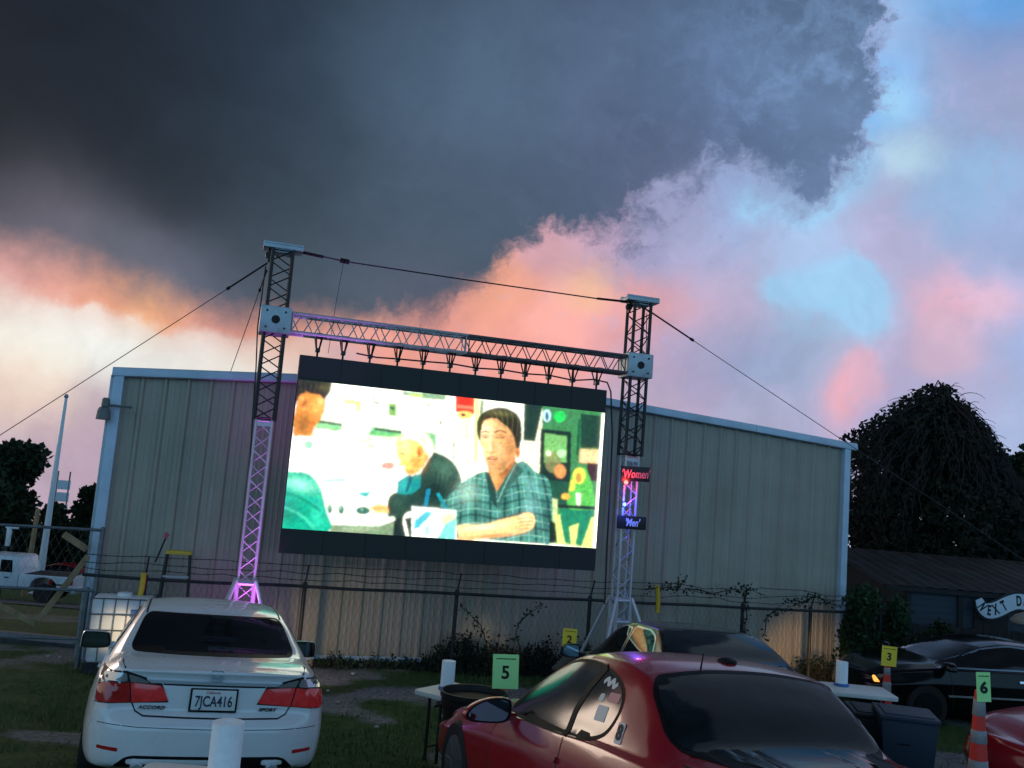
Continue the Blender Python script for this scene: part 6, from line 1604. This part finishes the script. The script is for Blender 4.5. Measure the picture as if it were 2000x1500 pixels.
# stones and scraps lying in the grass
for k, (px, py, s) in enumerate([(690, 1317, .05), (705, 1301, .045), (757, 1355, .035), (863, 1400, .04), (640, 1350, .04), (735, 1422, .05), (660, 1372, .035), (600, 1478, .05), (95, 1283, .05), (118, 1285, .045)]):
    p = ground_hit(px, py); rs = random.Random(k); bm = bmesh.new(); bmesh.ops.create_icosphere(bm, subdivisions=2, radius=s * .62)
    for v in bm.verts: v.co = Vector((v.co.x * (1 + rs.uniform(-.2, .2)), v.co.y * (1 + rs.uniform(-.2, .2)), v.co.z * .6 * (1 + rs.uniform(-.2, .2))))
    me = bpy.data.meshes.new('stone'); bm.to_mesh(me); bm.free(); o = link('stone', me, 'stone'); o.location = p + Vector((0, 0, s * .2))
    tag(o, 'small pale stone lying in the patchy grass', 'stone', 'pale stones in the grass')
# headlights that are on: the sedan lights the wall and the tank, the black car lights the wall's right end
def headlamp(p, target, energy, size, label_parent, col=(1, .74, .42)):
    li = bpy.data.lights.new('headlight_beam', 'SPOT'); li.energy = energy; li.color = col; li.spot_size = R_(size); li.spot_blend = .9; li.shadow_soft_size = .06
    o = bpy.data.objects.new('headlight_beam', li); COL.objects.link(o); o.location = p; o.rotation_euler = (Vector(target) - Vector(p)).to_track_quat('-Z', 'Y').to_euler()
    return o
headlamp(WM @ Vector((.6, 4.75, .62)), pp(690, 1285, 0), 45, 80, None)
headlamp(WM @ Vector((-.6, 4.75, .62)), pp(225, 1225, .8), 38, 40, None)
headlamp(BM_ @ Vector((.55, 2.35, .62)), pp(1560, 1290, 0), 60, 60, None, (1, .6, .28))
headlamp(DM @ Vector((-.6, 2.6, .60)), pp(935, 1262, 0), 12, 40, None)

# ------------------------------------------------------------------ trees, shrubs, weeds
def leaf_mesh(name, pts, size, m, parent=None, seed=0, droop=0.0):
    """many small folded leaves, one per point"""
    rs = np.random.RandomState(seed); n = len(pts); pts = np.asarray(pts)
    d = rs.normal(size=(n, 3)); d[:, 2] -= droop; d /= np.linalg.norm(d, axis=1, keepdims=True)
    r = rs.normal(size=(n, 3)); s = np.cross(d, r); s /= np.linalg.norm(s, axis=1, keepdims=True) + 1e-9
    L = (size * rs.uniform(.6, 1.4, n))[:, None]; W = L * .34
    V = np.stack([pts, pts + d * L * .5 + s * W, pts + d * L, pts + d * L * .5 - s * W], 1).reshape(-1, 3)
    me = bpy.data.meshes.new(name); me.from_pydata(V.tolist(), [], np.arange(4 * n).reshape(n, 4).tolist()); me.update()
    return link(name, me, m, parent)
def clump_points(clumps, n, seed, hollow=.45):
    rs = np.random.RandomState(seed); c = np.array([q[:3] for q in clumps]); r = np.array([q[3:6] if len(q) > 4 else (q[3],) * 3 for q in clumps])
    w = r.prod(1) ** .75; k = rs.choice(len(c), n, p=w / w.sum()); d = rs.normal(size=(n, 3)); d /= np.linalg.norm(d, axis=1, keepdims=True)
    rad = (hollow + (1 - hollow) * rs.rand(n) ** .6) * (1 + .22 * (fbm(d[:, 0] * 3 + k * 7.1, d[:, 2] * 3 + d[:, 1] * 2, 3) - .45) * 4)
    return c[k] + d * r[k] * rad[:, None]
def limb_mesh(name, base, tips, r, m, parent, seed=0):
    rs = random.Random(seed); mb = MB(); top = Vector(base) + (sum((Vector(t) for t in tips), Vector()) / len(tips) - Vector(base)) * .45
    mb.tube([base, Vector(base).lerp(top, .5) + Vector((rs.uniform(-.1, .1), 0, 0)), top], [r, r * .75, r * .5], 9)
    for t in tips:
        t = Vector(t); mid = top.lerp(t, .5) + Vector((rs.uniform(-.2, .2), rs.uniform(-.2, .2), rs.uniform(0, .3)))
        mb.tube([top, mid, t], [r * .45, r * .25, r * .06], 6)
    return mb.build(name, m, parent, smooth=True)
def tree(name, px0, px1, pytop, pybase, D, label, leafm, n, size, seed, group=None, squash=1.0, nclump=16, cat='tree'):
    """a broad tree filling this part of the photo at depth D"""
    a = at_y(px0, pybase, D); b = at_y(px1, pybase, D); tp = at_y((px0 + px1) / 2, pytop, D)
    cx = (a.x + b.x) / 2; w = abs(b.x - a.x) / 2; g = g1(cx, D); H = tp.z - g
    t = thing(name, label, cat, (cx, D, g), 0, group); rs = random.Random(seed); cl = []
    for k in range(nclump):
        f = rs.random() ** .8; z = H * (.22 + .66 * f); rr = w * (1 - .55 * abs(f - .35) ** 1.2); an = rs.uniform(0, 6.28); q = rr * rs.uniform(.15, .72)
        cl.append((q * math.cos(an), q * math.sin(an) * .8, z, w * rs.uniform(.30, .48) * (1 - .35 * f)))
    cl.append((0, 0, H * .86, w * .36)); cl.append((0, 0, H * .5, w * .6))
    leaf_mesh('crown', clump_points(cl, n, seed), size, leafm, t, seed)
    limb_mesh('trunk', (0, 0, -.1), [c[:3] for c in cl[:7]], max(.06, w * .10), 'bark', t, seed)
    return t
tree('broadleaf_tree', -90, 92, 853, 1090, 46, 'large dark tree at the left edge beyond the road', 'leaf', 14000, .34, 11, 'trees beyond the road', nclump=26)
tree('broadleaf_tree', 118, 205, 938, 1090, 50, 'smaller dark tree between the flagpole and the building corner', 'leaf', 9000, .30, 12, 'trees beyond the road', nclump=18)
tree('broadleaf_tree', 40, 150, 985, 1100, 58, 'low dark tree filling the gap behind the flagpole', 'leaf', 7000, .34, 13, 'trees beyond the road')
tree('broadleaf_tree', -300, -60, 900, 1100, 52, 'dark tree just beyond the left edge of the view', 'leaf', 5000, .4, 19, 'trees beyond the road')
tree('hedge_bush', -60, 60, 1005, 1110, 50, 'dark bush under the tree at the left edge', 'leaf', 6000, .32, 14, 'bushes beyond the road', cat='bush')
tree('hedge_bush', 60, 190, 1040, 1120, 52, 'dark bush behind the pickup truck bed', 'leaf', 6000, .30, 15, 'bushes beyond the road', cat='bush')
tree('broadleaf_tree', 1900, 2130, 868, 1130, 30, 'bushy tree at the right edge behind the shed', 'leaf', 12000, .24, 16, 'trees behind the shed', nclump=22)
tree('broadleaf_tree', 1640, 1760, 905, 1150, 27, 'leafy tree just right of the metal building', 'leaf', 9000, .17, 17, 'trees behind the shed', nclump=20)
tree('broadleaf_tree', 2080, 2400, 900, 1150, 32, 'dark tree beyond the right edge of the view', 'leaf', 5000, .3, 20, 'trees behind the shed')

def vine_tree():
    D = 24.0; c = at_y(1832, 1000, D); g = PLAT
    t = thing('vine_covered_tree', 'tall dome of a tree smothered in bare hanging vines behind the shed', 'tree', (c.x, D, g))
    env = []                                             # height -> half widths (left, right)
    for py, xl, xr in ((752, 1815, 1850), (775, 1782, 1868), (800, 1750, 1884), (830, 1712, 1900), (860, 1688, 1915), (900, 1676, 1935), (950, 1668, 1965), (1010, 1660, 1990), (1080, 1655, 2000), (1200, 1655, 2000)):
        m = at_y(1832, py, D); env.append((m.z - g, c.x - at_y(xl, py, D).x, at_y(xr, py, D).x - c.x))
    env.sort(); Z = np.array([e[0] for e in env]); WL = np.array([e[1] for e in env]); WR = np.array([e[2] for e in env]); H = Z[-1]
    rs = np.random.RandomState(4)
    n = 30000; z = H * rs.rand(n) ** .75; an = rs.uniform(0, 2 * np.pi, n); rad = .55 + .45 * rs.rand(n) ** .5
    rad *= 1 + .75 * (fbm(an * 2.6, z * 1.5, 5) - .47) * 2
    wx = np.where(np.cos(an) > 0, np.interp(z, Z, WR), np.interp(z, Z, WL)); wy = (np.interp(z, Z, WL) + np.interp(z, Z, WR)) / 2
    hole = fbm(an * 3 + 5, z * 1.6, 4); keep = (hole > .38) & ((z < H * .70) | (rs.rand(n) < np.clip(1.1 - (z / H - .70) * 3.0, .12, 1)))
    P = np.stack([np.cos(an) * rad * wx, np.sin(an) * rad * wy, z], 1)[keep]
    leaf_mesh('crown', P, .125, 'leaf_dry', t, 3, droop=.8)
    q = rs.rand(n) < .35; P2 = np.stack([np.cos(an) * rad * wx * .62, np.sin(an) * rad * wy * .62, np.minimum(z, H * .85)], 1)[q]
    leaf_mesh('inner_foliage', P2, .22, 'leaf', t, 5)
    v = MB(); R = random.Random(9)
    for k in range(330):
        a = R.uniform(0, 6.283); z0 = H * R.uniform(.72, 1.0); zend = z0 - R.uniform(.8, 3.2); pts = []
        for i in range(8):
            f = i / 7; zz = z0 + (.22 * math.sin(min(1, f * 3) * 3.14) * R.uniform(.3, 1) if f < .34 else 0) + (zend - z0) * f ** 1.4
            w = np.interp(zz, Z, WR if math.cos(a) > 0 else WL) * (1.02 + R.uniform(-.05, .07)); w2 = np.interp(zz, Z, WL)
            a2 = a + R.uniform(-.06, .06); pts.append((math.cos(a2) * w * min(1, .15 + f * 1.5 + (0 if z0 < H * .9 else -.1)), math.sin(a2) * w2 * min(1, .15 + f * 1.5), zz))
        v.tube(pts, R.uniform(.010, .024), 4, r2=.006)
    for k in range(26):                                  # wild ends poking out of the top
        a = R.uniform(0, 6.283); L = R.uniform(.25, .75); p = Vector((R.uniform(-.35, .35), R.uniform(-.2, .2), H - R.uniform(.05, .45))); pts = [p]
        d = Vector((math.cos(a), math.sin(a) * .4, R.uniform(.1, 1.0))).normalized()
        for i in range(5): d = (d + Vector((R.uniform(-.35, .35), R.uniform(-.3, .3), -.28))).normalized(); p = p + d * L / 5; pts.append(p)
        v.tube(pts, .012, 4, r2=.004)
    for k in range(260):                                 # loose twigs standing off the outline
        a = R.uniform(0, 6.283); zz = H * R.uniform(.25, .97); w = np.interp(zz, Z, WR if math.cos(a) > 0 else WL); w2 = np.interp(zz, Z, WL)
        p = Vector((math.cos(a) * w * .93, math.sin(a) * w2 * .93, zz)); d = Vector((math.cos(a), math.sin(a), R.uniform(-.2, 1.1))).normalized(); L = R.uniform(.2, .65); pts = [p]
        for i in range(5): d = (d + Vector((R.uniform(-.25, .25), R.uniform(-.25, .25), -.30))).normalized(); p = p + d * L / 5; pts.append(p)
        v.tube(pts, .011, 4, r2=.004)
    v.build('vines', 'vine', t)
    limb_mesh('trunk', (0, 0, -.1), [(0, 0, H * .9), (-.9, .2, H * .6), (1.0, -.2, H * .62), (.3, .8, H * .6), (-.4, -.7, H * .7)], .24, 'bark', t, 2)
vine_tree()

def shrub(px, py_top, py_base, D, wpx, label, m, n, size, seed, group=None, cat='shrub', name='shrub'):
    b = at_y(px, py_base, D); tp = at_y(px, py_top, D); g = g1(b.x, D); H = tp.z - g; w = wpx / FPX * D / 2
    t = thing(name, label, cat, (b.x, D, g), 0, group); R = random.Random(seed); cl = []
    for k in range(9): f = R.random(); cl.append((R.uniform(-.62, .62) * w, R.uniform(-.4, .4) * w, H * (.18 + .66 * f), w * R.uniform(.28, .42), w * .35, H * R.uniform(.16, .28)))
    P = clump_points(cl, n, seed, .3); P[:, 2] = np.maximum(P[:, 2], .02)
    leaf_mesh('foliage', P, size, m, t, seed)
    s = MB()
    for k in range(14):
        e = R.choice(cl); s.tube([(e[0] * .25, e[1] * .25, 0), (e[0] * .7, e[1] * .7, e[2] * .55), (e[0] + R.uniform(-.1, .1), e[1], e[2] + e[5] * R.uniform(.5, 1.2))], [.014, .010, .004], 5)
    s.build('stems', 'bark', t)
    return t
shrub(1712, 1148, 1330, 15.6, 165, 'dense green shrub right of the metal building', 'leaf_shrub', 9000, .075, 31, 'shrubs on the right')
shrub(1672, 1190, 1330, 16.0, 90, 'darker shrub against the right corner of the metal building', 'leaf', 4500, .07, 32, 'shrubs on the right')
shrub(1800, 1205, 1320, 15.3, 110, 'low shrub between the green shrub and the board fence', 'leaf', 4000, .07, 33, 'shrubs on the right')
def wall_depth(px, off):
    """depth of the plane `off` in front of the wall at this photo column"""
    return on_plane(px, 1280, BA + BN * off, BN).y
def weed(px, py_top, D, wpx, label, m, seed, blades=150, leaves=900, group='weeds along the metal wall'):
    """a ragged patch of tall grass stalks and leafy stems of uneven height"""
    b = at_y(px, 1290, D); tp = at_y(px, py_top, D); g = g1(b.x, D); H = max(.12, tp.z - g); w = wpx / FPX * D / 2
    t = thing('weed', label, 'weed', (b.x, D, g - .02), 0, group); R = random.Random(seed); st = MB(); tipsP = []
    for k in range(int(blades * max(.4, w / .4))):
        f = R.random() ** 1.5; x = R.uniform(-1, 1); h = H * (.25 + .75 * f) * (1 - .45 * abs(x)) * (.7 + .6 * float(fbm(np.array(x * 3.0 + seed), np.array(1.0), 3)))
        p = Vector((x * w, R.uniform(-.16, .16), 0)); a = R.uniform(0, 6.28); ln = h * R.uniform(.1, .55)
        q = p + Vector((math.cos(a) * ln * .4, math.sin(a) * ln * .3, h * .62)); e = p + Vector((math.cos(a) * ln, math.sin(a) * ln * .6, h * R.uniform(.85, 1.05)))
        st.tube([p, q, e], [.006, .005, .0015], 3, cap=False); tipsP += [np.array(p.lerp(q, R.random())), np.array(q.lerp(e, R.random())), np.array(q.lerp(e, R.random()))]
    st.build('stems', 'vine', t)
    rs = np.random.RandomState(seed); P_ = np.array(tipsP); P_ = P_[rs.choice(len(P_), leaves)] + rs.normal(size=(leaves, 3)) * .03
    P_[:, 2] = np.maximum(P_[:, 2], .01); leaf_mesh('foliage', P_, .05, m, t, seed)
    return t
for k, (px, top, w, off, mm, lab, lv) in enumerate([
    (912, 1205, 120, .45, 'leaf', 'tall dark weed thicket against the fence left of the green 5 card', 2200), (985, 1226, 100, .35, 'leaf_dry', 'ragged dry weeds behind the green 5 card', 1300),
    (1060, 1222, 100, .40, 'leaf_dry', 'ragged dry weeds left of the yellow 2 card', 1300), (1150, 1215, 90, .40, 'leaf', 'dark weeds under the foot of the right tower', 1300),
    (845, 1262, 70, .25, 'leaf', 'low weeds at the wall base left of the tall thicket', 500), (735, 1268, 80, .12, 'leaf_shrub', 'low weeds at the wall base, middle of the open stretch', 420),
    (650, 1258, 70, .12, 'leaf_shrub', 'low weeds at the wall base nearest the white sedan', 420), (790, 1276, 60, .12, 'leaf_shrub', 'sparse low weeds at the wall base right of the middle weeds', 260), (1600, 1262, 90, .4, 'leaf', 'weeds at the right end of the fence', 900)]):
    weed(px, top, wall_depth(px, off), w, lab, mm, 40 + k, leaves=lv)
# creepers climbing the fence and trailing along the barbed wire
def creeper(pts, label, seed, off=FOFF + .03, leaves=160, size=.05):
    P = [pp(*q, off) for q in pts]; t = thing('creeper', label, 'creeper', P[0], 0, 'creepers on the fence'); R = random.Random(seed)
    loc = [p - P[0] for p in P]; path = smooth_path([tuple(p) for p in loc], 5)
    MB().tube([Vector(p) + Vector((R.uniform(-.015, .015), 0, R.uniform(-.015, .015))) for p in path], .010, 5, r2=.004).build('stem', 'vine', t)
    pr = [np.array(R.choice(path)) + np.array([R.gauss(0, .035), R.gauss(0, .02), R.gauss(0, .04)]) for _ in range(leaves)]
    leaf_mesh('foliage', pr, size, 'leaf', t, seed)
creeper([(950, 1262), (942, 1228), (920, 1203), (898, 1182)], 'bare creeper leaning left above the dark weed bush', 61, leaves=60)
creeper([(1012, 1262), (1010, 1225), (1035, 1198), (1062, 1178)], 'bare creeper leaning right above the dry weeds', 62, leaves=60)
creeper([(1262, 1150), (1300, 1148), (1322, 1146), (1338, 1132)], 'leafy creeper trailing along the barbed wire by the yellow sleeve', 63, leaves=120)
creeper([(1338, 1150), (1400, 1158), (1450, 1150), (1500, 1165)], 'thin creeper along the barbed wire in the middle of the right span', 64, leaves=90)
creeper([(1452, 1240), (1458, 1200), (1455, 1160), (1462, 1150)], 'creeper climbing the fence post behind the dark saloon', 65, leaves=90)
creeper([(1540, 1172), (1575, 1176), (1582, 1162), (1640, 1186)], 'creeper tangled at the right end of the barbed wire', 66, leaves=140)
creeper([(1490, 1245), (1500, 1205), (1520, 1192), (1560, 1180)], 'bare creeper arching up the fence right of the dark saloon', 67, leaves=60)
creeper([(1570, 1300), (1590, 1282), (1612, 1285), (1622, 1310)], 'bent bare stem arching at the right end of the wall', 68, leaves=20)

# ------------------------------------------------------------------ light
sun = bpy.data.lights.new('sun', 'SUN'); sun.energy = .25; sun.angle = R_(12); sun.color = (1.0, .78, .62)
so_ = bpy.data.objects.new('sun', sun); COL.objects.link(so_)
_dir = Vector((math.sin(R_(-42)) * math.cos(R_(6)), math.cos(R_(-42)) * math.cos(R_(6)), math.sin(R_(6))))
so_.rotation_euler = (-_dir).to_track_quat('-Z', 'Y').to_euler()
bpy.context.view_layer.update()
scene.cycles.use_adaptive_sampling = True
scene.cycles.adaptive_threshold = .018
